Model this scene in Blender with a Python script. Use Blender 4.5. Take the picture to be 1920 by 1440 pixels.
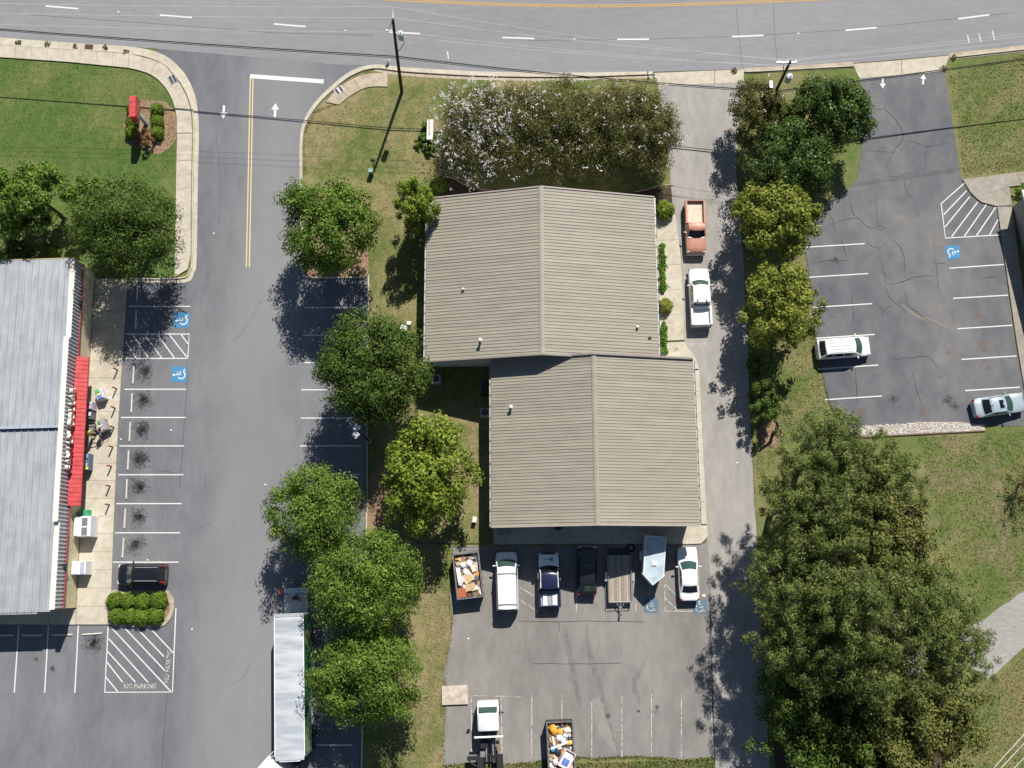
import bpy, bmesh, math, random
import numpy as np
from mathutils import Vector, Matrix, noise as mnoise
R = math.radians
for o in list(bpy.data.objects): bpy.data.objects.remove(o)
S = bpy.context.scene
COL = S.collection
random.seed(7)
RNG = np.random.default_rng(11)

# ------------------------------------------------------------ camera, sky, sun, exposure
CAM_H, FPX, NAD = 95.0, 1900.0, (985.0, 1090.0)      # drone height (m), focal length and nadir in photo pixels
dn = Vector((NAD[0]-960, -(NAD[1]-720), -FPX)).normalized()
upc = -dn
Xc = (Vector((1, 0, 0)) - upc*upc.x).normalized()
Yc = upc.cross(Xc)
ROT = Matrix((Xc, Yc, upc))
cam_data = bpy.data.cameras.new('camera')
cam_data.sensor_width = 36.0
cam_data.lens = 36.0*FPX/1920.0
cam_data.clip_end = 2000
cam = bpy.data.objects.new('camera', cam_data)
COL.objects.link(cam)
cam.matrix_world = Matrix.Translation((0, 0, CAM_H)) @ ROT.to_4x4()
S.camera = cam

SUN_EL, SUN_AZ = 48.5, 18.0                           # azimuth from +Y towards +X
w = bpy.data.worlds.new('World'); S.world = w; w.use_nodes = True
nt = w.node_tree
bg = nt.nodes['Background']
sky = nt.nodes.new('ShaderNodeTexSky'); sky.sky_type = 'NISHITA'; sky.sun_disc = False
sky.sun_elevation = R(SUN_EL); sky.sun_rotation = R(SUN_AZ)
nt.links.new(sky.outputs[0], bg.inputs[0]); bg.inputs[1].default_value = 0.056
sky.dust_density = 0.4; sky.ozone_density = 1.6
sl = bpy.data.lights.new('sun', 'SUN'); sl.energy = 5.0; sl.angle = R(0.53); sl.color = (1.0, 0.955, 0.88)
sun = bpy.data.objects.new('sun', sl); COL.objects.link(sun)
sd = Vector((math.sin(R(SUN_AZ))*math.cos(R(SUN_EL)), math.cos(R(SUN_AZ))*math.cos(R(SUN_EL)), math.sin(R(SUN_EL))))
sun.rotation_euler = sd.to_track_quat('Z', 'Y').to_euler()
sun.location = (0, 0, 60)
S.view_settings.view_transform = 'Standard'; S.view_settings.look = 'None'
S.view_settings.exposure = 0.36; S.view_settings.gamma = 1.0
S.render.resolution_x, S.render.resolution_y = 1024, 768

# ------------------------------------------------------------ helpers
def W(px, py, z=0.0):
    """photo pixel -> point of the place at height z"""
    d = ROT @ Vector((px-960, -(py-720), -FPX))
    t = (z-CAM_H)/d.z
    return Vector((d.x*t, d.y*t, z))
def tag(o, label=None, cat=None, group=None, kind=None):
    if label: o['label'] = label
    if cat: o['category'] = cat
    if group: o['group'] = group
    if kind: o['kind'] = kind
    return o
def link(o, parent=None):
    COL.objects.link(o)
    if parent: o.parent = parent
    return o
def empty(name, loc=(0, 0, 0), rz=0.0, label=None, cat=None, group=None):
    o = bpy.data.objects.new(name, None); COL.objects.link(o)
    o.location = loc; o.rotation_euler = (0, 0, rz); o.empty_display_size = .2
    return tag(o, label, cat, group)
def copy_tree(o, parent=None):
    c = o.copy(); COL.objects.link(c); c.parent = parent
    for ch in list(o.children): copy_tree(ch, c)
    return c
class MB:
    """collects geometry for one mesh object"""
    def __init__(s): s.v = []; s.f = []; s.m = []
    def add(s, verts, faces, mi=0):
        b = len(s.v); s.v += [tuple(p) for p in verts]
        s.f += [tuple(b+i for i in f) for f in faces]; s.m += [mi]*len(faces); return s
    def box(s, c, d, rz=0.0, mi=0, rx=0.0, ry=0.0):
        hx, hy, hz = d[0]/2, d[1]/2, d[2]/2
        P = [Vector((sx*hx, sy*hy, sz*hz)) for sz in (-1, 1) for sy in (-1, 1) for sx in (-1, 1)]
        if rz or rx or ry:
            m = Matrix.Rotation(rz, 3, 'Z') @ Matrix.Rotation(ry, 3, 'Y') @ Matrix.Rotation(rx, 3, 'X')
            P = [m @ p for p in P]
        C = Vector(c)
        return s.add([p+C for p in P], [(0, 2, 3, 1), (4, 5, 7, 6), (0, 1, 5, 4), (2, 6, 7, 3), (0, 4, 6, 2), (1, 3, 7, 5)], mi)
    def bbox(s, c, d, bev=0.03, rz=0.0, mi=0):
        """box with chamfered top edges"""
        hx, hy, hz = d[0]/2, d[1]/2, d[2]/2
        P = []
        for (ix, z) in ((0, -hz), (0, hz-bev), (bev, hz)):
            P += [(-hx+ix, -hy+ix, z), (hx-ix, -hy+ix, z), (hx-ix, hy-ix, z), (-hx+ix, hy-ix, z)]
        m = Matrix.Rotation(rz, 3, 'Z'); C = Vector(c)
        F = [(3, 2, 1, 0), (8, 9, 10, 11)]
        for r in (0, 4):
            for i in range(4): j = (i+1) % 4; F.append((r+i, r+j, r+4+j, r+4+i))
        return s.add([m @ Vector(p)+C for p in P], F, mi)
    def tube(s, pts, r, n=8, mi=0, caps=True):
        pts = [Vector(p) for p in pts]
        rs = r if isinstance(r, (list, tuple)) else [r]*len(pts)
        V = []; ref = None
        for i, p in enumerate(pts):
            a = pts[max(i-1, 0)]; b = pts[min(i+1, len(pts)-1)]
            t = (b-a).normalized()
            if ref is None: ref = Vector((0, 0, 1)) if abs(t.z) < .9 else Vector((1, 0, 0))
            u = (ref - t*ref.dot(t))
            if u.length < 1e-4: u = Vector((0, 1, 0)) - t*t.y
            u.normalize(); vv = t.cross(u); ref = u
            for k in range(n):
                an = 2*math.pi*k/n; V.append(p+(u*math.cos(an)+vv*math.sin(an))*rs[i])
        F = []
        for i in range(len(pts)-1):
            for k in range(n):
                k2 = (k+1) % n; F.append((i*n+k, i*n+k2, (i+1)*n+k2, (i+1)*n+k))
        if caps: F.append(tuple(reversed(range(n)))); F.append(tuple((len(pts)-1)*n+k for k in range(n)))
        return s.add(V, F, mi)
    def cyl(s, c, r, h, n=16, mi=0, r2=None):
        c = Vector(c); return s.tube([c, c+Vector((0, 0, h))], [r, r if r2 is None else r2], n, mi)
    def cylx(s, c, r, wd, n=16, mi=0, axis=(0, 1, 0)):
        c = Vector(c); a = Vector(axis)*wd/2; return s.tube([c-a, c+a], r, n, mi)
    def poly(s, pts, z0, z1=None, mi=0):
        """flat polygon at z1, with skirt down to z0 if z1 given"""
        P = [Vector((p[0], p[1], 0)) for p in pts]
        ar = sum(P[i].x*P[(i+1) % len(P)].y-P[(i+1) % len(P)].x*P[i].y for i in range(len(P)))
        if ar < 0: P.reverse()
        n = len(P)
        if z1 is None: return s.add([(p.x, p.y, z0) for p in P], [tuple(range(n))], mi)
        V = [(p.x, p.y, z0) for p in P]+[(p.x, p.y, z1) for p in P]
        F = [tuple(n+i for i in range(n))]+[(i, (i+1) % n, n+(i+1) % n, n+i) for i in range(n)]
        return s.add(V, F, mi)
    def grid(s, rows, mi=0, flip=False):
        nr, nc = len(rows), len(rows[0]); V = [p for r in rows for p in r]; F = []
        for i in range(nr-1):
            for j in range(nc-1):
                f = (i*nc+j, i*nc+j+1, (i+1)*nc+j+1, (i+1)*nc+j); F.append(tuple(reversed(f)) if flip else f)
        return s.add(V, F, mi)
    def build(s, name, mats, parent=None, smooth=False, loc=None, rz=0.0):
        me = bpy.data.meshes.new(name); me.from_pydata(s.v, [], s.f)
        for m in (mats if isinstance(mats, (list, tuple)) else [mats]): me.materials.append(m)
        if any(s.m): me.polygons.foreach_set('material_index', s.m)
        if smooth:
            me.polygons.foreach_set('use_smooth', [True]*len(me.polygons)); me.set_sharp_from_angle(angle=R(38))
        me.update()
        o = bpy.data.objects.new(name, me)
        if loc is not None: o.location = loc
        if rz: o.rotation_euler = (0, 0, rz)
        return link(o, parent)
def rec(o):
    """recalculate outward normals"""
    bm = bmesh.new(); bm.from_mesh(o.data); bmesh.ops.recalc_face_normals(bm, faces=bm.faces); bm.to_mesh(o.data); bm.free(); return o

def quads_mesh(name, V, mat, mats_idx=None):
    """V: (n,4,3) array of loose quads"""
    n = len(V); me = bpy.data.meshes.new(name)
    me.vertices.add(n*4); me.vertices.foreach_set('co', V.reshape(-1).astype(np.float32))
    me.loops.add(n*4); me.loops.foreach_set('vertex_index', np.arange(n*4, dtype=np.int32))
    me.polygons.add(n); me.polygons.foreach_set('loop_start', np.arange(0, n*4, 4, dtype=np.int32))
    me.polygons.foreach_set('loop_total', np.full(n, 4, dtype=np.int32))
    me.materials.append(mat); me.update(calc_edges=True); me.validate(); return me

# ------------------------------------------------------------ materials
MATS = {}
def newmat(name):
    m = bpy.data.materials.new(name); m.use_nodes = True; MATS[name] = m
    return m, m.node_tree, m.node_tree.nodes['Principled BSDF']
def lin(c):
    """sRGB 0-255 -> linear"""
    return tuple(((v/255)/12.92 if v <= 10 else ((v/255+.055)/1.055)**2.4) for v in c)
def ramp(nt, src, stops):
    r = nt.nodes.new('ShaderNodeValToRGB'); e = r.color_ramp.elements
    while len(e) < len(stops): e.new(.5)
    for i, (p, c) in enumerate(stops): e[i].position = p; e[i].color = (*c[:3], 1)
    nt.links.new(src, r.inputs[0]); return r.outputs[0]
def noise(nt, vec, scale, detail=4, rough=.55, dist=0.0):
    n = nt.nodes.new('ShaderNodeTexNoise'); n.inputs['Scale'].default_value = scale
    n.inputs['Detail'].default_value = detail; n.inputs['Roughness'].default_value = rough
    n.inputs['Distortion'].default_value = dist
    nt.links.new(vec, n.inputs['Vector']); return n.outputs[0]
def mix(nt, fac, a, b, mode='MIX'):
    m = nt.nodes.new('ShaderNodeMix'); m.data_type = 'RGBA'; m.blend_type = mode
    for sock, val in ((m.inputs[0], fac), (m.inputs[6], a), (m.inputs[7], b)):
        if isinstance(val, bpy.types.NodeSocket): nt.links.new(val, sock)
        elif isinstance(val, (int, float)): sock.default_value = val
        else: sock.default_value = (*val[:3], 1)
    return m.outputs[2]
def pos(nt, stretch=(1, 1, 1), rot=0.0, obj=False):
    if obj:
        g = nt.nodes.new('ShaderNodeTexCoord'); out = g.outputs['Object']
    else:
        g = nt.nodes.new('ShaderNodeNewGeometry'); out = g.outputs['Position']
    mp = nt.nodes.new('ShaderNodeMapping'); mp.inputs['Scale'].default_value = stretch; mp.inputs['Rotation'].default_value = (0, 0, rot)
    nt.links.new(out, mp.inputs[0]); return mp.outputs[0]
def bump(nt, bsdf, src, strength, dist=.02):
    b = nt.nodes.new('ShaderNodeBump'); b.inputs['Strength'].default_value = strength; b.inputs['Distance'].default_value = dist
    nt.links.new(src, b.inputs['Height']); nt.links.new(b.outputs[0], bsdf.inputs['Normal'])
def plain(name, col, rough=.6, metal=0.0, var=.12, scale=3.0, coat=0.0, spec=.5, obj=False):
    """one colour with gentle blotches of wear"""
    m, nt, b = newmat(name)
    v = pos(nt, obj=obj)
    n = noise(nt, v, scale, 5)
    c2 = tuple(max(0, c*(1-var*1.6)) for c in col); c1 = tuple(min(1, c*(1+var)) for c in col)
    nt.links.new(ramp(nt, n, [(.25, c2), (.75, c1)]), b.inputs['Base Color'])
    b.inputs['Roughness'].default_value = rough; b.inputs['Metallic'].default_value = metal
    b.inputs['Coat Weight'].default_value = coat; b.inputs['Coat Roughness'].default_value = .08
    b.inputs['Specular IOR Level'].default_value = spec
    return m
def ground(name, big, mid, fine, bscale=.12, mscale=.9, fscale=14, mfac=.5, ffac=.5, rough=.95, stretch=(1, 1, 1), rot=0.0, bumps=.4, seed=0.0, bstops=None, spec=.2):
    """three octaves of colour; big/mid/fine are ramps of (pos, colour)"""
    m, nt, b = newmat(name)
    v = pos(nt, stretch, rot)
    ad = nt.nodes.new('ShaderNodeVectorMath'); ad.operation = 'ADD'; ad.inputs[1].default_value = (seed, seed*1.7, 0)
    nt.links.new(v, ad.inputs[0]); v = ad.outputs[0]
    sq = lambda st: [(.5+(p-.5)*.6, c_) for p, c_ in st]
    a = ramp(nt, noise(nt, v, bscale, 5, .6, .4), sq(big))
    c = ramp(nt, noise(nt, v, mscale, 6, .65, .3), sq(mid))
    fn = noise(nt, pos(nt), fscale, 3, .7)
    d = ramp(nt, fn, fine)
    o = mix(nt, mfac, a, c)
    o = mix(nt, ffac, o, d, 'OVERLAY' if fine[0][1][0] < .5 < fine[-1][1][0] else 'MULTIPLY')
    nt.links.new(o, b.inputs['Base Color']); b.inputs['Roughness'].default_value = rough
    b.inputs['Specular IOR Level'].default_value = spec
    if bumps: bump(nt, b, fn, bumps, .03)
    return m
def g3(v): return (v, v, v*1.03)
def warm(v): return (v*1.04, v*.99, v*.91)
FINE = [(.3, g3(.30)), (.7, g3(.70))]
FINE2 = [(.25, g3(.18)), (.75, g3(.82))]
road_m = ground('road_asphalt', [(.15, g3(.20)), (.85, g3(.265))], [(.15, g3(.19)), (.85, g3(.275))], FINE, .10, 1.4, 22, .45, .55, .9, (.35, 1.4, 1), R(4), .3)
west_m = ground('lot_asphalt', [(.15, (.075, .079, .090)), (.5, (.150, .154, .165)), (.85, (.240, .242, .25))], [(.2, (.120, .124, .135)), (.8, (.20, .202, .21))], FINE, .075, .7, 22, .45, .55, .9, (1.5, .55, 1), R(-3), .3, 3.1)
def wear_band(m, px0, px1, half, col, amt):
    """paler band where traffic has polished the lane between two ground points"""
    nt = m.node_tree; b = nt.nodes['Principled BSDF']; src = b.inputs['Base Color'].links[0].from_socket
    a, c = W(*px0), W(*px1); d = (c-a).normalized()
    g = nt.nodes.new('ShaderNodeNewGeometry'); s1 = nt.nodes.new('ShaderNodeVectorMath'); s1.operation = 'SUBTRACT'; s1.inputs[1].default_value = a
    dt = nt.nodes.new('ShaderNodeVectorMath'); dt.operation = 'DOT_PRODUCT'; dt.inputs[1].default_value = (-d.y, d.x, 0)
    nt.links.new(g.outputs['Position'], s1.inputs[0]); nt.links.new(s1.outputs[0], dt.inputs[0])
    nz = noise(nt, pos(nt, (1, .4, 1)), .22, 4, .6); ad = nt.nodes.new('ShaderNodeMath'); ad.operation = 'MULTIPLY_ADD'; ad.inputs[1].default_value = 5.0; ad.inputs[2].default_value = -2.5; nt.links.new(nz, ad.inputs[0])
    sm = nt.nodes.new('ShaderNodeMath'); sm.operation = 'ADD'; nt.links.new(dt.outputs['Value'], sm.inputs[0]); nt.links.new(ad.outputs[0], sm.inputs[1])
    ab = nt.nodes.new('ShaderNodeMath'); ab.operation = 'ABSOLUTE'; nt.links.new(sm.outputs[0], ab.inputs[0])
    mr = nt.nodes.new('ShaderNodeMapRange'); mr.interpolation_type = 'SMOOTHSTEP'; mr.inputs[1].default_value = half; mr.inputs[2].default_value = half*.15; mr.inputs[3].default_value = 0; mr.inputs[4].default_value = amt
    nt.links.new(ab.outputs[0], mr.inputs[0]); nt.links.new(mix(nt, mr.outputs[0], src, col), b.inputs['Base Color'])
wear_band(west_m, (500, 560), (440, 1240), 6.5, (.245, .247, .252), .6)
south_m = ground('yard_asphalt', [(.2, warm(.135)), (.5, warm(.215)), (.8, warm(.275))], [(.25, warm(.165)), (.75, warm(.26))], FINE, .11, .8, 20, .5, .6, .95, (1.2, .5, 1), R(10), .35, 8.3)
drive_m = ground('driveway_asphalt', [(.3, warm(.26)), (.7, warm(.33))], [(.3, warm(.24)), (.7, warm(.34))], FINE, .15, 1.0, 20, .5, .5, .95, (1.4, .5, 1), 0, .3, 1.3)
east_m = ground('old_asphalt', [(.28, (.098, .104, .118)), (.55, (.145, .147, .152)), (.75, (.205, .196, .182))], [(.3, (.105, .110, .122)), (.7, (.180, .176, .170))], FINE, .10, .6, 18, .5, .6, .95, (1, .7, 1), R(25), .4, 5.7)
gravel_m = ground('gravel', [(.3, warm(.26)), (.7, warm(.33))], [(.3, warm(.24)), (.7, warm(.35))], FINE2, .3, 2.5, 16, .5, .5, .95, (.5, 2, 1), R(-38), .6, 2.2)
conc_m = ground('concrete', [(.3, (.42, .38, .295)), (.7, (.53, .485, .39))], [(.3, (.38, .34, .26)), (.7, (.55, .505, .41))], FINE, .35, 1.6, 18, .5, .35, .9, (1, 1, 1), 0, .25, 4.4)
conc_old = ground('concrete_weathered', [(.3, (.34, .28, .20)), (.7, (.50, .43, .33))], [(.25, (.28, .22, .15)), (.75, (.50, .44, .34))], FINE2, .4, 1.8, 14, .55, .4, .95, (1, 1, 1), 0, .3, 9.1)
conc_grey = ground('concrete_grey', [(.3, (.27, .245, .20)), (.7, (.36, .33, .28))], [(.25, (.22, .20, .165)), (.75, (.37, .34, .29))], FINE, .4, 1.6, 14, .5, .4, .95, (1, 1, 1), 0, .3, 6.1)
joint_m = plain('joint_dirt', (.12, .095, .06), .95)
def grassmat(name, gr, dry, bal, seed, brown=(.20, .135, .072)):
    m, nt, b = newmat(name)
    v = pos(nt); ad = nt.nodes.new('ShaderNodeVectorMath'); ad.operation = 'ADD'; ad.inputs[1].default_value = (seed, seed*1.3, 0)
    nt.links.new(v, ad.inputs[0]); v = ad.outputs[0]
    dk = tuple(c*.62 for c in gr)
    big = noise(nt, v, .13, 5, .62, .6)
    a = ramp(nt, big, [(bal-.10, gr), (bal, tuple((x+y)/2 for x, y in zip(gr, dry))), (bal+.07, dry), (bal+.17, tuple((x+y)/2 for x, y in zip(dry, brown)))])
    md = noise(nt, v, 1.1, 6, .7, .5)
    c = ramp(nt, md, [(.30, dk), (.46, gr), (.58, dry), (.72, brown)])
    fn = noise(nt, v, 9, 4, .75, .3)
    o = mix(nt, .36, a, c)
    o = mix(nt, .45, o, ramp(nt, fn, [(.28, g3(.28)), (.5, g3(.5)), (.74, g3(.74))]), 'OVERLAY')
    nt.links.new(o, b.inputs['Base Color']); b.inputs['Roughness'].default_value = .95; b.inputs['Specular IOR Level'].default_value = .15
    bump(nt, b, fn, .9, .08); return m
grass_w = grassmat('grass_green', (.080, .140, .032), (.170, .185, .066), .56, 0.0, (.22, .185, .09))
grass_c = grassmat('grass_dry', (.112, .150, .040), (.290, .238, .122), .50, 21.0, (.27, .19, .11))
grass_e = grassmat('grass_mixed', (.106, .150, .040), (.225, .202, .090), .51, 47.0, (.25, .18, .10))
mulch_m = ground('mulch', [(.3, (.20, .13, .08)), (.7, (.32, .22, .14))], [(.3, (.14, .085, .05)), (.7, (.36, .25, .16))], FINE2, .5, 3, 12, .6, .6, .95, bumps=.8)
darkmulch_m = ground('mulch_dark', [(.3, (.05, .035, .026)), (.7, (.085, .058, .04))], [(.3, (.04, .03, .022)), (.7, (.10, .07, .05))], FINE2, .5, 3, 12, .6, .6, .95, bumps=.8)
def paintmat(name, col, wear):
    """road paint, worn through in places to the asphalt below"""
    m, nt, b = newmat(name)
    n = noise(nt, pos(nt), 2.4, 8, .75, .4)
    nt.links.new(mix(nt, noise(nt, pos(nt), 7, 4), tuple(c*.86 for c in col), col), b.inputs['Base Color'])
    r = ramp(nt, n, [(wear-.05, (0, 0, 0)), (wear+.05, (1, 1, 1))])
    nt.links.new(r, b.inputs['Alpha']); b.inputs['Roughness'].default_value = .8; return m
white_p = paintmat('paint_white', (.66, .66, .64), .34)
worn_p = paintmat('paint_white_worn', (.52, .51, .46), .46)
yellow_p = paintmat('paint_yellow', (.50, .32, .10), .38)
paleyel_p = paintmat('paint_pale_yellow', (.66, .53, .30), .30)
blue_p = paintmat('paint_blue', (.055, .225, .42), .30)
blueworn_p = paintmat('paint_blue_worn', (.10, .17, .23), .36)
crack_m = plain('crack_seal', (.050, .050, .053), .85, 0, .4, 1.2)
black_m = plain('black_rubber', (.013, .013, .014), .75)
dark_m = plain('dark_metal', (.022, .023, .026), .5, .2)
steel_m = plain('steel_grey', (.30, .31, .32), .45, .5)
alu_m = plain('aluminium', (.55, .57, .58), .35, .6, .1, 1.2)
white_m = plain('white_enamel', (.78, .78, .77), .4, 0, .06)
cream_m = plain('cream_trim', (.80, .73, .63), .5, 0, .05)
wood_pole_m = plain('pole_wood', (.045, .040, .035), .9, 0, .3, 2)
glass_m = None
def glassmat(name, col, rough=.06):
    m, nt, b = newmat(name); b.inputs['Base Color'].default_value = (*col, 1); b.inputs['Roughness'].default_value = rough
    b.inputs['Specular IOR Level'].default_value = .6; b.inputs['Coat Weight'].default_value = .3; return m
glass_m = glassmat('auto_glass', (.035, .075, .068)); glass_dk = glassmat('auto_glass_dark', (.008, .010, .013))
def carpaint(name, col, rough=.28, metal=.0):
    m, nt, b = newmat(name)
    n = noise(nt, pos(nt, obj=True), 1.5, 4)
    nt.links.new(mix(nt, n, tuple(c*.93 for c in col), col), b.inputs['Base Color'])
    b.inputs['Roughness'].default_value = rough; b.inputs['Metallic'].default_value = metal
    b.inputs['Coat Weight'].default_value = .7; b.inputs['Coat Roughness'].default_value = .05; return m
pw_m = carpaint('paint_car_white', (.80, .81, .82)); psil_m = carpaint('paint_car_silver', (.50, .54, .55), .3, .35)
pblu_m = carpaint('paint_car_paleblue', (.44, .53, .58), .3, .3); pblk_m = carpaint('paint_car_black', (.010, .011, .014))
pred_m = carpaint('paint_car_darkred', (.035, .010, .012)); pcop_m = carpaint('paint_car_copper', (.45, .20, .13), .5)
pnav_m = carpaint('paint_car_navy', (.014, .018, .055))
redl_m = plain('red_lens', (.35, .012, .012), .2, coat=.4); clrl_m = plain('clear_lens', (.62, .64, .64), .15, coat=.4)
orgl_m = plain('amber_lens', (.55, .2, .03), .25)
red_m = plain('red_metal', (.53, .055, .058), .5, 0, .22, 1.6); redtrim_m = plain('red_trim', (.33, .045, .055), .5)
# ------------------------------------------------------------ the setting: ground, road, lots, walks
def PX(pts, z=0.0): return [W(x, y, z) for x, y in pts]
def densify(P, step=1.2, closed=True, jit=0.0):
    out = []
    n = len(P)
    for i in range(n if closed else n-1):
        a, b = P[i], P[(i+1) % n]; k = max(1, int((b-a).length/step))
        for j in range(k): 
            q = a.lerp(b, j/k)
            if jit:
                q = q+Vector((mnoise.noise(q*0.7)*jit+mnoise.noise(q*2.3+Vector((9, 3, 1)))*jit*.6, mnoise.noise(q*.7+Vector((40, 5, 0)))*jit+mnoise.noise(q*2.3+Vector((17, 13, 1)))*jit*.6, 0))
            out.append(q)
    if not closed: out.append(P[-1].copy())
    return out
def smoothline(P, k=6):
    """Catmull-Rom through P"""
    out = []
    for i in range(len(P)-1):
        p0, p1, p2, p3 = P[max(i-1, 0)], P[i], P[i+1], P[min(i+2, len(P)-1)]
        for j in range(k):
            t = j/k
            out.append(.5*((2*p1)+(p2-p0)*t+(2*p0-5*p1+4*p2-p3)*t*t+(3*p1-p0-3*p2+p3)*t**3))
    out.append(P[-1].copy()); return out
def sheet(name, px, z, mat, jit=0.0, kind='structure', parent=None, step=.8):
    P = PX(px)
    if jit: P = densify(P, step, True, jit)
    o = MB().poly(P, z).build(name, mat, parent)
    if kind and not parent: o['kind'] = kind
    return o
def ribbon(name, px, wd, z, mat, parent, smooth=False, world=False, taper=False, jit=0.0):
    P = list(px) if world else PX(px)
    if smooth: P = smoothline(P)
    if jit: P = densify(P, .35, False, jit)
    L = []; Rr = []
    for i, p in enumerate(P):
        t = (P[min(i+1, len(P)-1)]-P[max(i-1, 0)]); t.z = 0; t.normalize(); n = Vector((-t.y, t.x, 0))
        hw = wd/2*(1 if not taper else max(.25, math.sin(math.pi*(i+.6)/(len(P)+.2))))
        L.append((*(p+n*hw)[:2], z)); Rr.append((*(p-n*hw)[:2], z))
    return MB().grid([Rr, L]).build(name, mat, parent)

g = MB().add([(-420, -420, -.02), (420, -420, -.02), (420, 420, -.02), (-420, 420, -.02)], [(0, 1, 2, 3)]).build('ground', grass_e)
g['kind'] = 'structure'
# lawns
sheet('lawn', [(-400, 95), (0, 104), (110, 112), (240, 124), (275, 134), (302, 152), (320, 180), (333, 210), (336, 250), (333, 340), (331, 524), (170, 530), (-400, 530)], 0.0, grass_w)
sheet('lawn', [(566, 330), (566, 260), (574, 228), (594, 196), (625, 165), (662, 136), (705, 128), (900, 140), (1220, 140), (1240, 160), (1262, 330), (1300, 660), (1330, 1030), (900, 1030), (850, 1130), (840, 1250), (835, 1425), (900, 1430), (1000, 1424), (1330, 1418), (1345, 1700), (640, 1700), (676, 1440), (684, 950), (690, 520), (570, 522)], 0.0, grass_c)

road = sheet('road', [(-500, -420), (2500, -420), (2500, 20), (2100, 68), (1920, 87), (1780, 103), (1600, 119), (1420, 129), (1220, 135), (1060, 138), (900, 136), (760, 128), (700, 122), (640, 122), (300, 92), (150, 82), (0, 71), (-500, 20)], .012, road_m)
WEST = [(286, 60), (296, 98), (333, 130), (355, 170), (364, 250), (362, 500), (348, 520), (238, 521), (222, 800), (207, 1170), (-300, 1170), (-300, 1800), (650, 1800), (676, 1440), (681, 1200), (683, 950), (688, 700), (691, 520), (575, 520), (568, 505), (567, 270), (573, 237), (593, 203), (624, 172), (662, 142), (702, 128), (720, 60)]
west = sheet('west_parking_lot', WEST, .006, west_m)
south = sheet('yard', [(848, 1024), (1330, 1020), (1338, 1100), (1340, 1418), (1280, 1424), (1200, 1416), (1130, 1420), (1060, 1418), (1000, 1428), (930, 1434), (880, 1430), (832, 1436), (836, 1330), (832, 1260), (842, 1215), (848, 1160), (843, 1120), (850, 1080)], .006, south_m, .16)
drive = sheet('driveway', [(1233, 158), (1395, 152), (1384, 250), (1380, 320), (1388, 400), (1396, 520), (1402, 640), (1407, 780), (1415, 950), (1424, 1100), (1432, 1300), (1448, 1480), (1475, 1700), (1350, 1700), (1341, 1430), (1333, 1100), (1326, 1010), (1318, 850), (1309, 690), (1284, 640), (1278, 480), (1262, 400), (1256, 320), (1250, 250)], .011, drive_m, .05)
east = sheet('east_parking_lot', [(1612, 144), (1772, 131), (1778, 180), (1789, 250), (1803, 336), (1822, 366), (1868, 386), (1903, 640), (1930, 790), (2000, 785), (2010, 800), (1850, 798), (1595, 802), (1560, 770), (1545, 720), (1531, 640), (1522, 560), (1510, 470), (1509, 448), (1536, 385), (1580, 364), (1606, 338), (1615, 290), (1617, 200)], .006, east_m, .05)
lane = sheet('gravel_lane', [(1795, 1237), (1852, 1272), (1925, 1212), (2050, 1100), (2050, 980), (1920, 1104), (1850, 1160), (1800, 1180), (1700, 1235), (1700, 1270)], .005, gravel_m, .22)
ap1 = sheet('drive_apron', [(1226, 137), (1395, 130), (1394, 154), (1300, 158), (1237, 161)], .016, conc_m)
ap2 = sheet('drive_apron', [(1600, 120), (1690, 113), (1780, 104), (1769, 134), (1612, 147), (1606, 136)], .016, conc_m)
for a, P in ((ap1, [(1340, 132, 1340, 157)]), (ap2, [(1690, 113, 1691, 139)])):
    for (x0, y0, x1, y1) in P: ribbon('expansion_joint', [(x0, y0), (x1, y1)], .05, .020, joint_m, a)
sheet('planting_bed', [(238, 196), (262, 186), (312, 190), (332, 215), (333, 250), (322, 275), (300, 290), (270, 275), (240, 270), (233, 235)], .004, mulch_m, .15)
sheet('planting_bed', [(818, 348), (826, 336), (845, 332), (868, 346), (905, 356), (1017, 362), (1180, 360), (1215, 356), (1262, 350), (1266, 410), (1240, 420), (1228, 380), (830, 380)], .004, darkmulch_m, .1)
sheet('planting_bed', [(690, 905), (720, 850), (735, 900), (742, 960), (722, 985), (690, 985), (676, 965)], .004, mulch_m, .3)
sheet('planting_bed', [(568, 470), (690, 470), (692, 520), (575, 520)], .004, mulch_m, .1)
sheet('planting_bed', [(1424, 800), (1440, 788), (1462, 792), (1468, 815), (1455, 838), (1435, 838), (1422, 822)], .004, mulch_m, .2)
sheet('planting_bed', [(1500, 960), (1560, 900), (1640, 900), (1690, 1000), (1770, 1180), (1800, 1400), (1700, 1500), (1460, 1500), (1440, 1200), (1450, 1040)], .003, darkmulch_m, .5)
sheet('dirt_strip', [(886, 790), (893, 790), (889, 860), (898, 915), (905, 940), (898, 950), (888, 900), (882, 850)], .004, mulch_m, .15)
worn_m, tn, tb = newmat('worn_track')
tn.links.new(ramp(tn, noise(tn, pos(tn), 1.1, 7, .75, .4), [(.40, (0, 0, 0)), (.66, (.62,)*3)]), tb.inputs['Alpha']); tb.inputs['Base Color'].default_value = (.34, .265, .165, 1); tb.inputs['Roughness'].default_value = .95
ribbon('worn_track', [(1856, 826), (1862, 860), (1868, 905), (1878, 985), (1892, 1075), (1906, 1152)], 1.5, .004, worn_m, g, smooth=True, taper=True, jit=.2)
for P, wd in (([(1735, 905), (1790, 902), (1830, 905)], 2.2), ([(1740, 820), (1790, 826), (1830, 822)], 1.4), ([(1700, 980), (1760, 985)], 2.0), ([(1850, 1010), (1860, 1060)], 2.4)): ribbon('worn_track', P, wd, .004, worn_m, g, smooth=True, taper=True, jit=.3)
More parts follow.
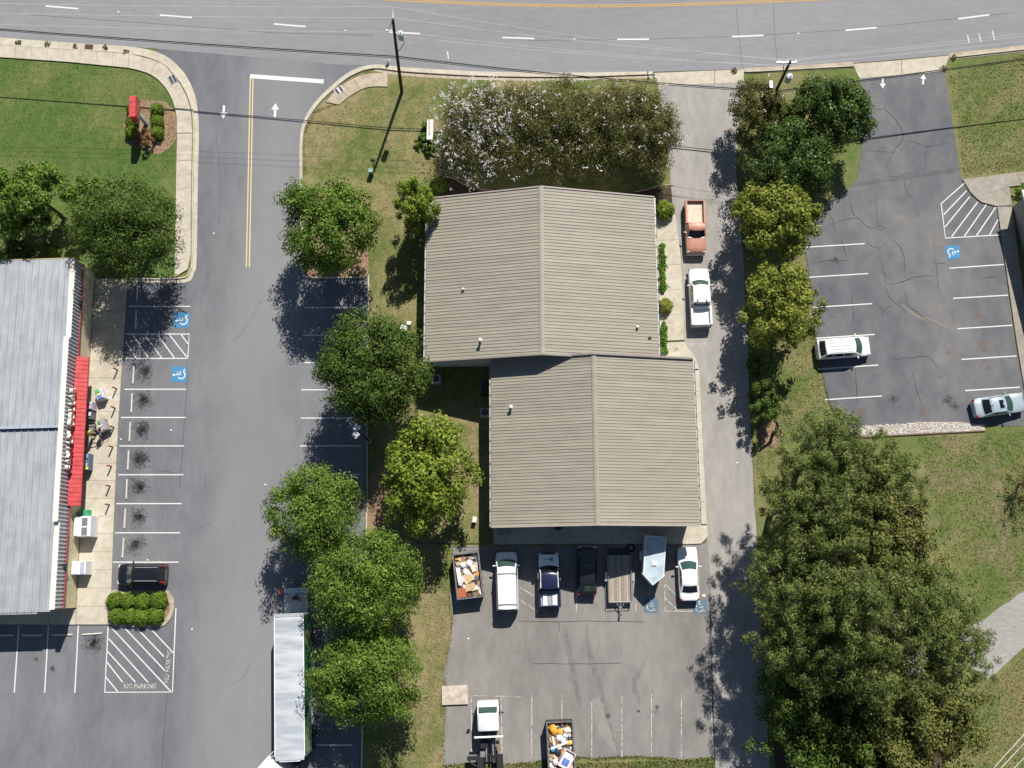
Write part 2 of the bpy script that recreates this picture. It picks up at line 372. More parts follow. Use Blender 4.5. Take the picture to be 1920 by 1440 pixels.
# white stones along the kerb-less end of the east lot
bed = sheet('stone_strip', [(1592, 818), (1600, 801), (1690, 796), (1720, 791), (1800, 791), (1847, 797), (1847, 807), (1760, 811), (1700, 814), (1640, 818)], .010, plain('stone_base', (.38, .33, .28), .95))
stone_ms = [plain('stone_white', (.60, .57, .52), .85, 0, .2, 4), plain('stone_pale', (.47, .41, .35), .85, 0, .2, 4)]
for mi in (0, 1):
    mb = MB(); rr = random.Random(3+mi)
    for i in range(900):
        x = rr.uniform(1594, 1846); f = (x-1594)/252; y0 = 801-8*min(1, f*2.2)+(3 if f > .8 else 0); y1 = 818-11*f
        p = W(x, rr.uniform(y0, y1)); r = rr.uniform(.04, .11); a = rr.uniform(0, 6)
        V = [(p.x+math.cos(a+k*1.26)*r*rr.uniform(.7, 1.1), p.y+math.sin(a+k*1.26)*r*rr.uniform(.6, 1.1), .01+r*.25) for k in range(5)]+[(p.x, p.y, .01+r*.75)]
        mb.add(V, [(k, (k+1) % 5, 5) for k in range(5)])
    st = mb.build('stones', stone_ms[mi], bed); st['kind'] = 'stuff'
MB().tube(PX([(1600, 821), (1700, 815.5), (1760, 812.5), (1847, 808)], .05), .07, 6).build('edging_timber', plain('timber', (.16, .11, .07), .9), bed)

# kerbs, gutters and sidewalks ------------------------------------------------
def kerb(name, px, wd=.17, h=.14, mat=conc_m, flat=None, smooth=True):
    P = PX(px); P = smoothline(P, 5) if smooth else P
    rows = [[], [], [], []]
    for i, p in enumerate(P):
        t = P[min(i+1, len(P)-1)]-P[max(i-1, 0)]; t.z = 0; t.normalize(); n = Vector((-t.y, t.x, 0))
        for k, (o, z) in enumerate(((-wd/2, -.02), (-wd/2+.02, h), (wd/2-.03, h), (wd/2, -.02))):
            q = p+n*o; rows[k].append((q.x, q.y, z))
    o = MB().grid(rows, flip=True).build(name, mat); o['kind'] = 'structure'; return rec(o)
KW = [(-300, 58), (0, 84), (130, 93), (245, 101), (300, 116), (326, 138), (346, 166), (360, 202), (364, 250), (362, 340), (361, 480), (356, 508), (338, 522), (241, 523)]
kerb('kerb', KW)
KC = [(689, 960), (688, 700), (691, 524), (680, 521), (590, 521), (572, 517), (567, 500), (566, 330), (566, 270), (572, 235), (592, 201), (622, 170), (660, 141), (702, 128), (760, 134), (900, 142), (1060, 144), (1224, 139)]
kerb('kerb', KC)
kerb('kerb', [(688, 950), (683, 1200), (678, 1440), (676, 1560)])
kerb('kerb', [(1395, 134), (1420, 134), (1600, 124)])
kerb('kerb', [(1782, 108), (1920, 93), (2100, 74)])
def strip(name, A, B, z, mat):
    a, b = PX(A), PX(B)
    mb = MB(); mb.grid([[(p.x, p.y, z) for p in smoothline(b, 4)], [(p.x, p.y, z) for p in smoothline(a, 4)]])
    o = mb.build(name, mat); o['kind'] = 'structure'; return o
strip('gutter', [(-300, 42), (0, 70), (130, 80), (248, 88), (305, 102), (340, 130), (360, 163), (370, 200), (373, 250), (371, 340), (369, 480), (364, 512), (344, 530), (241, 528)], KW, .017, conc_m)
strip('gutter', [(563, 505), (562, 330), (562, 270), (568, 230), (588, 195), (618, 164), (658, 133), (702, 121), (760, 126), (900, 134), (1060, 136), (1224, 134)], [(567, 500), (566, 330), (566, 270), (572, 235), (592, 201), (622, 170), (660, 141), (702, 128), (760, 134), (900, 142), (1060, 144), (1224, 139)], .017, conc_m)
strip('verge', [(702, 128), (760, 134), (900, 142), (1060, 144), (1224, 139)], [(702, 133), (760, 142), (900, 150), (1060, 151), (1224, 146)], .006, conc_old)
strip('gutter', [(1395, 128), (1500, 122), (1600, 116)], [(1395, 138), (1500, 133), (1600, 127)], .017, conc_old)
strip('gutter', [(1780, 100), (1920, 85), (2100, 66)], [(1780, 112), (1920, 97), (2100, 78)], .017, conc_old)

def walk(name, A, B, n, mat, h=.13, z0=-.02, smooth=False, gap=.022):
    """sidewalk as single slabs between two edge lines (photo pixels)"""
    a, b = PX(A), PX(B)
    if smooth: a, b = smoothline(a), smoothline(b)
    base = MB().grid([[(p.x, p.y, h-.05) for p in b], [(p.x, p.y, h-.05) for p in a]] if len(a) == len(b) else [[(p.x, p.y, h-.05) for p in (b[0], b[-1])], [(p.x, p.y, h-.05) for p in (a[0], a[-1])]]).build(name, joint_m)
    base['kind'] = 'structure'
    def cum(P):
        L = [0]
        for i in range(len(P)-1): L.append(L[-1]+(P[i+1]-P[i]).length)
        return [x/L[-1] for x in L]
    def at(P, C, t):
        for i in range(len(P)-1):
            if t <= C[i+1]+1e-9: return P[i].lerp(P[i+1], (t-C[i])/max(1e-9, C[i+1]-C[i]))
        return P[-1]
    ca, cb = cum(a), cum(b); Ltot = sum((a[i+1]-a[i]).length for i in range(len(a)-1)); g2 = gap/2/Ltot
    for k in range(n):
        t0, t1 = k/n+g2, (k+1)/n-g2
        ring = [at(a, ca, t0+(t1-t0)*j/3) for j in range(4)]+[at(b, cb, t1-(t1-t0)*j/3) for j in range(4)]
        MB().poly(ring, z0, h+random.uniform(-.004, .004)).build('slab', mat, base)
    return base
walk('sidewalk', [(-150, 72), (0, 85), (130, 94), (243, 102)], [(-150, 95), (0, 108), (130, 117), (241, 128)], 13, conc_m)
walk('sidewalk', [(243.3, 102), (300, 118), (324, 140), (343, 167), (357, 203), (361, 250)], [(241.4, 128), (278, 138), (302, 155), (320, 180), (331, 213), (333, 250)], 8, conc_m, smooth=True)
walk('sidewalk', [(361, 251), (359, 340), (358, 480), (352, 506)], [(333, 251), (331, 340), (329, 480), (328, 520)], 10, conc_m)
walk('sidewalk', [(611, 192), (640, 162), (680, 141), (727, 137)], [(636, 197), (660, 178), (690, 164), (727, 163)], 4, conc_old, .09, smooth=True)
walk('sidewalk', [(240, 523), (231, 660), (222, 800), (214, 980), (207, 1171)], [(179, 523), (171, 660), (163, 800), (153, 980), (143, 1171)], 20, conc_m, .13)
walk('sidewalk', [(-60, 1170), (143, 1171)], [(-60, 1142), (143, 1142)], 4, conc_m, .125)
# walk along the eastern side of the two tan buildings
walk('sidewalk', [(1266, 404), (1276, 480), (1281, 560), (1283, 638)], [(1228, 406), (1230, 480), (1233, 560), (1236, 640)], 5, conc_m, .12)
walk('sidewalk', [(1283.5, 641), (1291, 655), (1303, 668), (1310, 692)], [(1236, 643), (1238, 668), (1270, 690), (1283, 694)], 2, conc_m, .12)
walk('sidewalk', [(1310.5, 694), (1318, 850), (1325, 983)], [(1283, 696), (1289, 850), (1294, 983)], 7, conc_m, .12)
walk('sidewalk', [(1325, 985), (1327, 1006), (1322, 1017), (1311, 1020), (1220, 1020), (1120, 1020), (1020, 1020), (926, 1021)], [(1294, 985), (1290, 986), (1280, 986), (1260, 986), (1200, 986), (1110, 986), (1020, 986), (924, 986)], 7, conc_m, .12)
for i, b in enumerate(o for o in bpy.data.objects if o.name.startswith('sidewalk') and o.parent is None): pass
# walks of the eastern lot
walk('sidewalk', [(1804, 337), (1822, 366), (1840, 380), (1868, 387)], [(1860, 330), (1880, 340), (1892, 352), (1896, 386)], 2, conc_grey, .13)
walk('sidewalk', [(1860, 330), (1990, 312)], [(1880, 352), (1990, 340)], 3, conc_grey, .13)
walk('sidewalk', [(1869, 388), (1905, 640), (1932, 800)], [(1896, 388), (1930, 640), (1955, 800)], 7, conc_grey, .13)
# drain grates and covers
def grate(px, dx, dy, rz, name, label, mat, z=.02, bars=5):
    c = W(*px); e = empty(name, (c.x, c.y, z), rz, label, 'drain')
    MB().box((0, 0, .01), (dx, dy, .02)).build('frame', mat, e)
    for k in range(bars): MB().box((-dx/2+dx*(k+.5)/bars, 0, .03), (dx/bars*.45, dy*.86, .02)).build('bar', dark_m, e)
rust_m = plain('rust_iron', (.16, .06, .03), .8)
grate((167, 88), .85, .55, R(-5), 'storm_drain', 'rusty double storm drain grate in the gutter by the west lawn', rust_m)
grate((325, 150), .75, .95, R(28), 'access_cover', 'grey rectangular access cover set in the curved sidewalk', steel_m, .14, 2)
grate((636, 170), .95, .75, R(35), 'access_cover', 'pale tactile cover in the weathered sidewalk corner by the drive', plain('pale_cover', (.55, .55, .54), .8), .10, 2)

# painted markings --------------------------------------------------------------
def line(px, parent, mat=white_p, wd=.11, z=.022, name='parking_line'): return ribbon(name, px, wd, z, mat, parent)
for x0, y0, x1, y1 in [(86, 11.5, 147, 16.5), (300, 28.5, 360, 33), (513.5, 45, 573, 50), (728, 60, 788, 63.5), (942, 70.5, 1002, 72.5), (1157, 74, 1217, 73.7), (1372, 69, 1431, 66.5), (1585, 57, 1644, 52), (1796, 35.5, 1855, 28), (-130, -8, -70, -2), (2010, 6, 2070, -3)]:
    line([(x0, y0), (x1, y1)], road, wd=.17, name='lane_dash')
YC = [(560, -12), (700, -3), (850, 5), (960, 9), (1060, 11), (1160, 11), (1300, 8), (1440, 2.5), (1550, -2), (1700, -12)]
for dy in (-1.7, 1.7): ribbon('centre_line', [(x, y+dy) for x, y in YC], .12, .022, yellow_p, road, smooth=True)
for x0, y0, x1, y1 in [(839, 96, 841, 111), (1813.5, 66, 1817.5, 81), (1835, 62.5, 1839, 78.5), (1860.5, 58, 1864.5, 74.5)]: line([(x0, y0), (x1, y1)], road, name='survey_mark', wd=.10)
for x, y in [(222, 22), (1077, 73.5), (1497, 62.5), (648, 57)]: line([(x-2, y), (x+2, y)], road, name='reflector', wd=.12)
# drive: stop bar, double line, arrows
line([(469, 143), (607, 153)], west, wd=.46, name='stop_bar')
for dx in (0, 5.6): line([(469.5+dx*.9, 147), (462+dx, 501)], west, paleyel_p, .11, name='centre_line')
def arrow(px, ang, parent, s=1.0, name='arrow_marking'):
    c = W(*px); m = Matrix.Rotation(ang, 3, 'Z')
    P = [(-.12, -.75), (.12, -.75), (.12, .1), (.42, .05), (0, .78), (-.42, .05), (-.12, .1)]
    Q = [m @ Vector((x*s, y*s, 0))+c for x, y in P]
    return MB().poly(Q, .023).build(name, white_p, parent)
arrow((419.5, 210), R(180), west, .95); arrow((516, 207), 0, west, 1.0)
arrow((1655, 156), R(176), east, .75); arrow((1731, 149), R(-8), east, .75)
def isa(px, up, size, parent, bl=blue_p, wh=white_p, only_sym=False):
    """painted blue square with the wheelchair symbol; up = direction of the head"""
    c = W(*px); m = Matrix.Rotation(up, 3, 'Z'); T = lambda x, y: m @ Vector((x*size, y*size, 0))+c
    if not only_sym: MB().poly([T(-.5, -.5), T(.5, -.5), T(.5, .5), T(-.5, .5)], .023).build('blue_square', bl, parent)
    mb = MB()
    def st(pts, wd):
        P = [Vector((*p, 0)) for p in pts]; A = []; B = []
        for i, p in enumerate(P):
            t = (P[min(i+1, len(P)-1)]-P[max(i-1, 0)]).normalized(); n = Vector((-t.y, t.x, 0))*wd/2
            a, b = T(*(p+n)[:2]), T(*(p-n)[:2]); A.append((a.x, a.y, .027)); B.append((b.x, b.y, .027))
        mb.grid([B, A])
    st([(-.04+.24*math.cos(R(a)), -.13+.24*math.sin(R(a))) for a in range(125, 400, 15)], .075)
    st([(-.03, .26), (0, -.06), (.16, -.08), (.28, -.34), (.36, -.31)], .075); st([(-.01, .12), (.17, .12)], .06)
    mb.poly([T(-.03+.075*math.cos(k*.7), .36+.075*math.sin(k*.7)) for k in range(9)], .027)
    return mb.build('wheelchair_symbol', wh, parent)
isa((340.5, 600.5), R(90), 1.5, west); isa((336.5, 702), R(90), 1.5, west)
isa((1787, 473), R(-85), 1.35, east)
isa((1221, 1135), 0, 1.3, south, blueworn_p, worn_p); isa((1312, 1137), 0, 1.3, south, blueworn_p, worn_p)
# west lot stalls
for x0, x1, y in [(241, 357, 574.5), (233.5, 349, 730), (227, 348, 782.8), (224, 345.5, 836.2), (222, 344, 890.2), (218, 340.5, 944.3), (215.5, 338, 999), (212, 335, 1054)]: line([(x0, y), (x1, y)], west)
for P in ([(235, 626.5), (355, 626.5), (352, 672)], [(233, 672.5), (352, 672)], [(236, 641), (255, 671)], [(249, 628), (279, 671)], [(272, 628), (303, 671)], [(296, 628), (327, 671)], [(318, 628), (350, 669)], [(340, 628), (353, 645)]): line(P, west, name='hatch_line' if len(P) < 3 else 'parking_line')
for x0, x1, y in [(570, 682, 577), (568, 655, 628.5), (567, 650, 680), (565, 640, 731), (564.5, 662, 784), (563, 677, 836), (575, 677, 889.5), (576, 640, 1338.5), (580, 660, 1397)]: line([(x0, y), (x1, y)], west)
for x0, y0, x1, y1 in [(35.5, 1173, 27, 1299), (91, 1173, 84, 1299), (147, 1173, 140.5, 1299)]: line([(x0, y0), (x1, y1)], west)
for P in ([(203, 1175), (196.5, 1298), (323.5, 1297.5), (330, 1140)],): line(P, west)
for x0, y0, x1, y1 in [(207.5, 1175, 320, 1296), (232.5, 1176, 309, 1257), (255, 1176, 307.5, 1231), (280, 1176, 325, 1224), (204, 1197.5, 277.5, 1279), (201.5, 1221, 254, 1279), (200.5, 1241, 230, 1279), (199, 1270, 221, 1296.5)]: line([(x0, y0), (x1, y1)], west, name='hatch_line')
def textobj(name, s, px_c, size, ang, mat, parent, z=.026, sx=1.0, extrude=0.0):
    cu = bpy.data.curves.new(name, 'FONT'); cu.body = s; cu.size = size; cu.align_x = 'CENTER'; cu.align_y = 'CENTER'; cu.extrude = extrude
    cu.resolution_u = 2; cu.offset = .012*size
    t = bpy.data.objects.new(name+'_tmp', cu); COL.objects.link(t); dg = bpy.context.evaluated_depsgraph_get()
    me = bpy.data.meshes.new_from_object(t.evaluated_get(dg)); bpy.data.objects.remove(t); bpy.data.curves.remove(cu)
    me.materials.clear(); me.materials.append(mat)
    o = bpy.data.objects.new(name, me); link(o, parent)
    if px_c is not None: c = W(*px_c); o.location = (c.x, c.y, z)
    o.rotation_euler = (0, 0, ang); o.scale = (sx, 1, 1); return o
textobj('painted_words', 'NO PARKING', (263, 1287), .62, 0, worn_p, west, sx=.80)
textobj('painted_words', 'NO PARKING', (315.5, 1248), .62, R(88), worn_p, west, sx=.80)
# stains, tyre scrubs
def stainmat(name, col, dens, sc):
    m, nt, b = newmat(name)
    tc = nt.nodes.new('ShaderNodeTexCoord'); ln = nt.nodes.new('ShaderNodeVectorMath'); ln.operation = 'LENGTH'
    nt.links.new(tc.outputs['Object'], ln.inputs[0])
    n = noise(nt, pos(nt), sc, 6, .75, .6)
    n2 = nt.nodes.new('ShaderNodeMath'); n2.operation = 'MULTIPLY_ADD'; n2.inputs[1].default_value = 2.0; n2.inputs[2].default_value = -.55; nt.links.new(n, n2.inputs[0])
    mt = nt.nodes.new('ShaderNodeMath'); mt.operation = 'MULTIPLY'; mt.inputs[1].default_value = .95; nt.links.new(ln.outputs['Value'], mt.inputs[0])
    ng = nt.nodes.new('ShaderNodeMath'); ng.operation = 'SUBTRACT'; nt.links.new(n2.outputs[0], ng.inputs[0]); nt.links.new(mt.outputs[0], ng.inputs[1])
    r = ramp(nt, ng.outputs[0], [(0, (0, 0, 0)), (.55, (dens,)*3)])
    nt.links.new(r, b.inputs['Alpha']); b.inputs['Base Color'].default_value = (*col, 1); b.inputs['Roughness'].default_value = .7; return m
oil_m = stainmat('oil_stain', (.042, .034, .028), .85, 2.6); oil2_m = stainmat('oil_stain_black', (.020, .016, .014), .85, 3.4)
def stain(px, r, parent, mat, asp=1.0):
    c = W(*px); o = MB().poly([(math.cos(k*.5236), math.sin(k*.5236)) for k in range(12)], 0).build('oil_stain', mat, parent)
    o.location = (c.x, c.y, .018); o.scale = (r*asp, r, 1); o.rotation_euler = (0, 0, random.uniform(0, 6)); return o
for x, y, r in [(270, 697, 1.5), (268, 751, 1.6), (267, 805, 1.7), (263, 860, 1.6), (262, 913, 1.6), (259, 968, 1.5), (254, 1023, 1.5), (176, 1207, 1.6)]:
    stain((x, y), r*1.2, west, oil_m, 1.2); stain((x+random.uniform(-4, 4), y+random.uniform(-3, 3)), r*random.uniform(.6, .95), west, oil2_m, 1.2)
for x, y, r in [(99, 1253, .7), (497, 942, .6), (68, 1236, .5)]: stain((x, y), r, west, oil_m)
rustst_m = stainmat('rust_stain', (.26, .12, .06), .5, 3.0)
for x, y, r in [(1836, 592, .8), (1842, 645, 1.1), (1845, 657, .6), (1763, 706, .5), (1614, 772, 1.0), (1730, 772, .8), (1778, 661, .7), (1843, 680, .5), (1852, 690, .6)]: stain((x, y), r, east, rustst_m)
for x, y, r in [(1675, 748, .9), (1776, 750, 1.2), (1790, 762, .8), (1567, 488, .8)]: stain((x, y), r, east, oil_m)
stain((1267, 656), .55, [o for o in bpy.data.objects if o.name.startswith('sidewalk')][6], rustst_m).location.z = .14
for x, y, r in [(1140, 1343, .6), (1197, 1333, .3), (1232, 1326, .45), (1012, 1150, .5)]: stain((x, y), r, south, oil_m)
# crack network of the east lot
CR = [[(1642, 365), (1645, 420), (1652, 422), (1665, 430)], [(1555, 423), (1575, 414), (1600, 410), (1612, 412), (1627, 425), (1650, 429), (1660, 430)], [(1627, 425), (1626, 450), (1632, 460), (1648, 465), (1658, 460), (1666, 447)], [(1595, 380), (1598, 400), (1607, 410)], [(1666, 445), (1685, 460), (1695, 480), (1696, 520)], [(1648, 466), (1655, 500), (1660, 525), (1664, 532)], [(1664, 532), (1690, 530), (1715, 519), (1752, 517)], [(1546, 390), (1560, 410), (1565, 430), (1575, 440)], [(1522, 494), (1550, 490), (1570, 488), (1594, 488)], [(1570, 488), (1575, 505)], [(1578, 440), (1580, 460), (1588, 480)], [(1660, 535), (1670, 560), (1690, 575)], [(1693, 540), (1700, 560), (1706, 575), (1740, 600), (1765, 612)], [(1595, 545), (1600, 580), (1595, 620)], [(1650, 555), (1643, 570), (1655, 583), (1652, 605)], [(1655, 583), (1675, 570)], [(1752, 430), (1752, 480), (1755, 500), (1760, 540), (1768, 565)], [(1755, 495), (1775, 492)], [(1670, 674), (1705, 672), (1740, 670), (1760, 690)], [(1602, 690), (1606, 730), (1608, 760)], [(1708, 690), (1720, 735), (1728, 760)], [(1668, 168), (1663, 190), (1660, 206), (1675, 220), (1690, 240), (1692, 262), (1675, 285), (1662, 308), (1670, 330)], [(1660, 206), (1630, 204)], [(1692, 262), (1720, 268), (1735, 275), (1745, 275), (1785, 266)], [(1675, 285), (1620, 283)], [(1632, 325), (1680, 332), (1700, 325), (1730, 318), (1735, 300), (1740, 255)], [(1695, 335), (1700, 360), (1715, 375)], [(1840, 522), (1870, 520)], [(1554, 532), (1560, 545), (1563, 555)]]
for c in CR: ribbon('crack', c, random.choice((.045, .06, .075)), .014, crack_m, east, smooth=True, jit=.10, taper=True)
ribbon('patched_seam', [(1690, 570), (1715, 590), (1755, 605), (1785, 618)], .35, .010, plain('seam_patch', (.21, .185, .155), .95), east, smooth=True, taper=True)
for P in ([(970, 1165), (1046, 1166), (1100, 1164), (1210, 1166)], [(1048, 1166), (1048, 1185)], [(1000, 1244), (1100, 1245), (1165, 1243)]): ribbon('crack', P, .05, .013, crack_m, south, jit=.05)
ribbon('seam', [(1331, 1120), (1334, 1250), (1337, 1330), (1341, 1425)], .07, .016, crack_m, drive, jit=.03)
ribbon('seam', [(347, 520), (352, 700), (345, 800), (337, 915)], .035, .012, crack_m, west, jit=.02)
ribbon('seam', [(314, 1300), (308, 1360), (304, 1440)], .04, .012, crack_m, west, jit=.03)
for P in ([(60, 28), (300, 45), (520, 62), (700, 66)], [(990, 76), (1200, 74), (1420, 67)], [(1430, 66), (1600, 55), (1900, 24)], [(1450, 5), (1452, 60), (1458, 118)], [(1380, 10), (1386, 70), (1392, 128)]): ribbon('seam', P, .03, .017, crack_m, road, jit=.03)
# darker relaid asphalt and tyre scrubs in the west lot
tyre_m, tn, tb = newmat('tyre_scrub')
tn.links.new(ramp(tn, noise(tn, pos(tn), 1.6, 6, .7), [(.35, (0, 0, 0)), (.75, (.24,)*3)]), tb.inputs['Alpha']); tb.inputs['Base Color'].default_value = (.03, .03, .033, 1); tb.inputs['Roughness'].default_value = .9
for P in ([(318, 535), (335, 530), (350, 532), (357, 540)], [(316, 548), (333, 543), (350, 546)], [(312, 842), (322, 838), (328, 846), (324, 858), (312, 862)], [(258, 843), (266, 839), (273, 843)], [(385, 890), (384, 905), (386, 920)], [(400, 800), (402, 792)], [(366, 993), (385, 985), (394, 981)], [(290, 1020), (305, 1016), (318, 1020)], [(285, 880), (300, 884), (318, 884), (340, 893)], [(430, 1285), (455, 1270), (468, 1245)], [(440, 640), (470, 600), (490, 560)], [(405, 250), (412, 330), (410, 420)]): ribbon('tyre_mark', P, .13, .0125, tyre_m, west, smooth=True)
for P in ([(1100, 1170), (1105, 1220), (1128, 1300), (1160, 1420)], [(1060, 1180), (1075, 1260), (1090, 1330)], [(1228, 1340), (1234, 1332)], [(1210, 1240), (1190, 1280), (1200, 1320)]): ribbon('tyre_mark', P, .55, .0125, tyre_m, south, smooth=True, taper=True)
pale_m = ground('asphalt_bleached', [(.2, warm(.205)), (.8, warm(.265))], [(.2, warm(.20)), (.8, warm(.275))], FINE, .3, 1.2, 20, .5, .5, .95)
sheet('bleached_streak', [(1110, 1310), (1124, 1308), (1162, 1420), (1120, 1372), (1118, 1350)], .009, pale_m, .06, None, south)
sheet('bleached_streak', [(1308, 1340), (1320, 1335), (1332, 1380), (1330, 1398)], .009, pale_m, .06, None, south)
# east lot stalls
for x0, y0, x1, y1 in [(1509, 463.7, 1621, 457), (1516.5, 520, 1627.5, 513), (1524, 576.5, 1635, 569.5), (1529.5, 634.3, 1640, 627), (1533, 692.5, 1646.5, 684.5), (1547, 749.5, 1653.5, 742.5), (1779.5, 503, 1882, 496), (1787, 559.5, 1890, 553.5), (1795, 616.5, 1898, 610), (1802.5, 674, 1906, 667.5), (1809.5, 732.5, 1912, 726)]: line([(x0, y0), (x1, y1)], east)
line([(1811, 341), (1764.5, 382), (1772.5, 446.5), (1876, 440.5)], east)
for x0, y0, x1, y1 in [(1812, 358, 1769, 403), (1818, 369, 1771.5, 426), (1833, 379, 1784, 444), (1849, 384, 1808, 443), (1868, 387, 1831, 441.5), (1871, 412, 1855, 441)]: line([(x0, y0), (x1, y1)], east, name='hatch_line')
# yard stalls (worn)
for x in (997, 1053.5, 1109.5, 1166, 1221.5, 1277.5): line([(x, 1302), (x, 1420)], south, worn_p, .08)
line([(1333, 1298), (1337, 1420)], south, worn_p, .08); line([(940, 1302), (941, 1420)], south, worn_p, .08); line([(884, 1304), (884, 1420)], south, worn_p, .08)
line([(884, 1304), (980, 1307)], south, worn_p, .05)
for x in (1081, 1137, 1192): line([(x, 1095), (x, 1147)], south, worn_p, .08)
line([(1246, 1095), (1247.5, 1146), (1300, 1146)], south, worn_p, .09)
for x0, y0, x1, y1 in [(1246, 1095, 1270, 1118), (1248, 1122, 1272, 1146), (970, 1098, 1000, 1117), (972, 1123, 1010, 1148), (1262, 641+4, 1262, 645)]:
    if x0 != x1: line([(x0, y0), (x1, y1)], south, worn_p, .08, name='hatch_line')
line([(1287, 645.5), (1330, 645)], drive, worn_p, .10); line([(1278, 521), (1284, 521)], drive, worn_p, .10)
# wheel stops
stop0 = None
for i, (x0, y0, x1, y1) in enumerate([(258, 531, 257.5, 564), (255.5, 583, 254.5, 616), (251.5, 685, 249.5, 718.5), (248, 739, 246.5, 773), (244.5, 792, 243, 827), (241.5, 846, 240, 880), (238.5, 899, 237, 935), (235.5, 954, 233.5, 990), (232.5, 1009, 230, 1045), (43, 1191, 80, 1191), (-10, 1191, 24, 1191), (100, 1190.5, 136, 1190), (155, 1190, 191, 1187.5)]):
    a, b = W(x0, y0), W(x1, y1); c = (a+b)/2; d = b-a
    if stop0 is None:
        mb = MB(); L = 1.83
        pr = [(-.075, 0), (-.06, .10), (-.03, .125), (.03, .125), (.06, .10), (.075, 0)]
        mb.grid([[(-L/2, y, z) for y, z in pr], [L/2-.0, pr[0][0], 0] and [(L/2, y, z) for y, z in pr]])
        mb.add([(-L/2, y, z) for y, z in pr], [tuple(range(6))]); mb.add([(L/2, y, z) for y, z in pr], [tuple(range(5, -1, -1))])
        o = mb.build('wheel_stop', plain('wheel_stop_concrete', (.58, .55, .48), .9)); rec(o); stop0 = o
    else: o = stop0.copy(); COL.objects.link(o)
    o.location = (c.x, c.y, .006); o.rotation_euler = (0, 0, math.atan2(d.y, d.x))
    tag(o, 'concrete wheel stop at the head of a stall, '+['first from the tree shade', 'second, in tree shade', 'beside the hatched aisle, lower stall', 'second below the hatched aisle', 'third below the hatched aisle', 'fourth below the hatched aisle', 'fifth below the hatched aisle', 'sixth below the hatched aisle', 'nearest the black SUV', 'in store shade, second from left', 'in store shade, leftmost', 'half in store shade, third from left', 'sunlit, beside the no parking hatching'][i], 'wheel stop', 'wheel stops along the store front')
# ------------------------------------------------------------ buildings
def roofmat(name, c1, c2, c3):
    m, nt, b = newmat(name)
    v = pos(nt, (.5, 1.6, 1))
    a = ramp(nt, noise(nt, v, .5, 5, .6, .3), [(.3, c1), (.7, c2)])
    f = ramp(nt, noise(nt, pos(nt, (.25, 4, 1)), 1.3, 4, .7), [(.3, c3), (.7, c2)])
    oi = nt.nodes.new('ShaderNodeObjectInfo')
    tint = ramp(nt, oi.outputs['Random'], [(0, (.465, .465, .465)), (.5, (.50, .50, .50)), (1, (.53, .528, .52))])
    st = ramp(nt, noise(nt, pos(nt, (.12, 2.2, 1)), 1.0, 6, .75, .2), [(.40, (.40, .39, .37)), (.55, (.51, .51, .51))])
    o = mix(nt, 1.0, mix(nt, .35, a, f), tint, 'OVERLAY'); o = mix(nt, .4, o, st, 'OVERLAY')
    nt.links.new(o, b.inputs['Base Color'])
    b.inputs['Roughness'].default_value = .55; b.inputs['Specular IOR Level'].default_value = .35; return m
tanroof_m = roofmat('tan_roof_metal', (.280, .258, .207), (.332, .308, .250), (.304, .286, .240))
tantrim_m = plain('tan_roof_trim', (.36, .32, .28), .5)
browntrim_m = plain('brown_gable_trim', (.235, .20, .185), .55)
wall_pale = plain('pale_wall_metal', (.62, .64, .66), .6, 0, .05)
gutter_m = plain('gutter_metal', (.42, .43, .42), .4, .2)
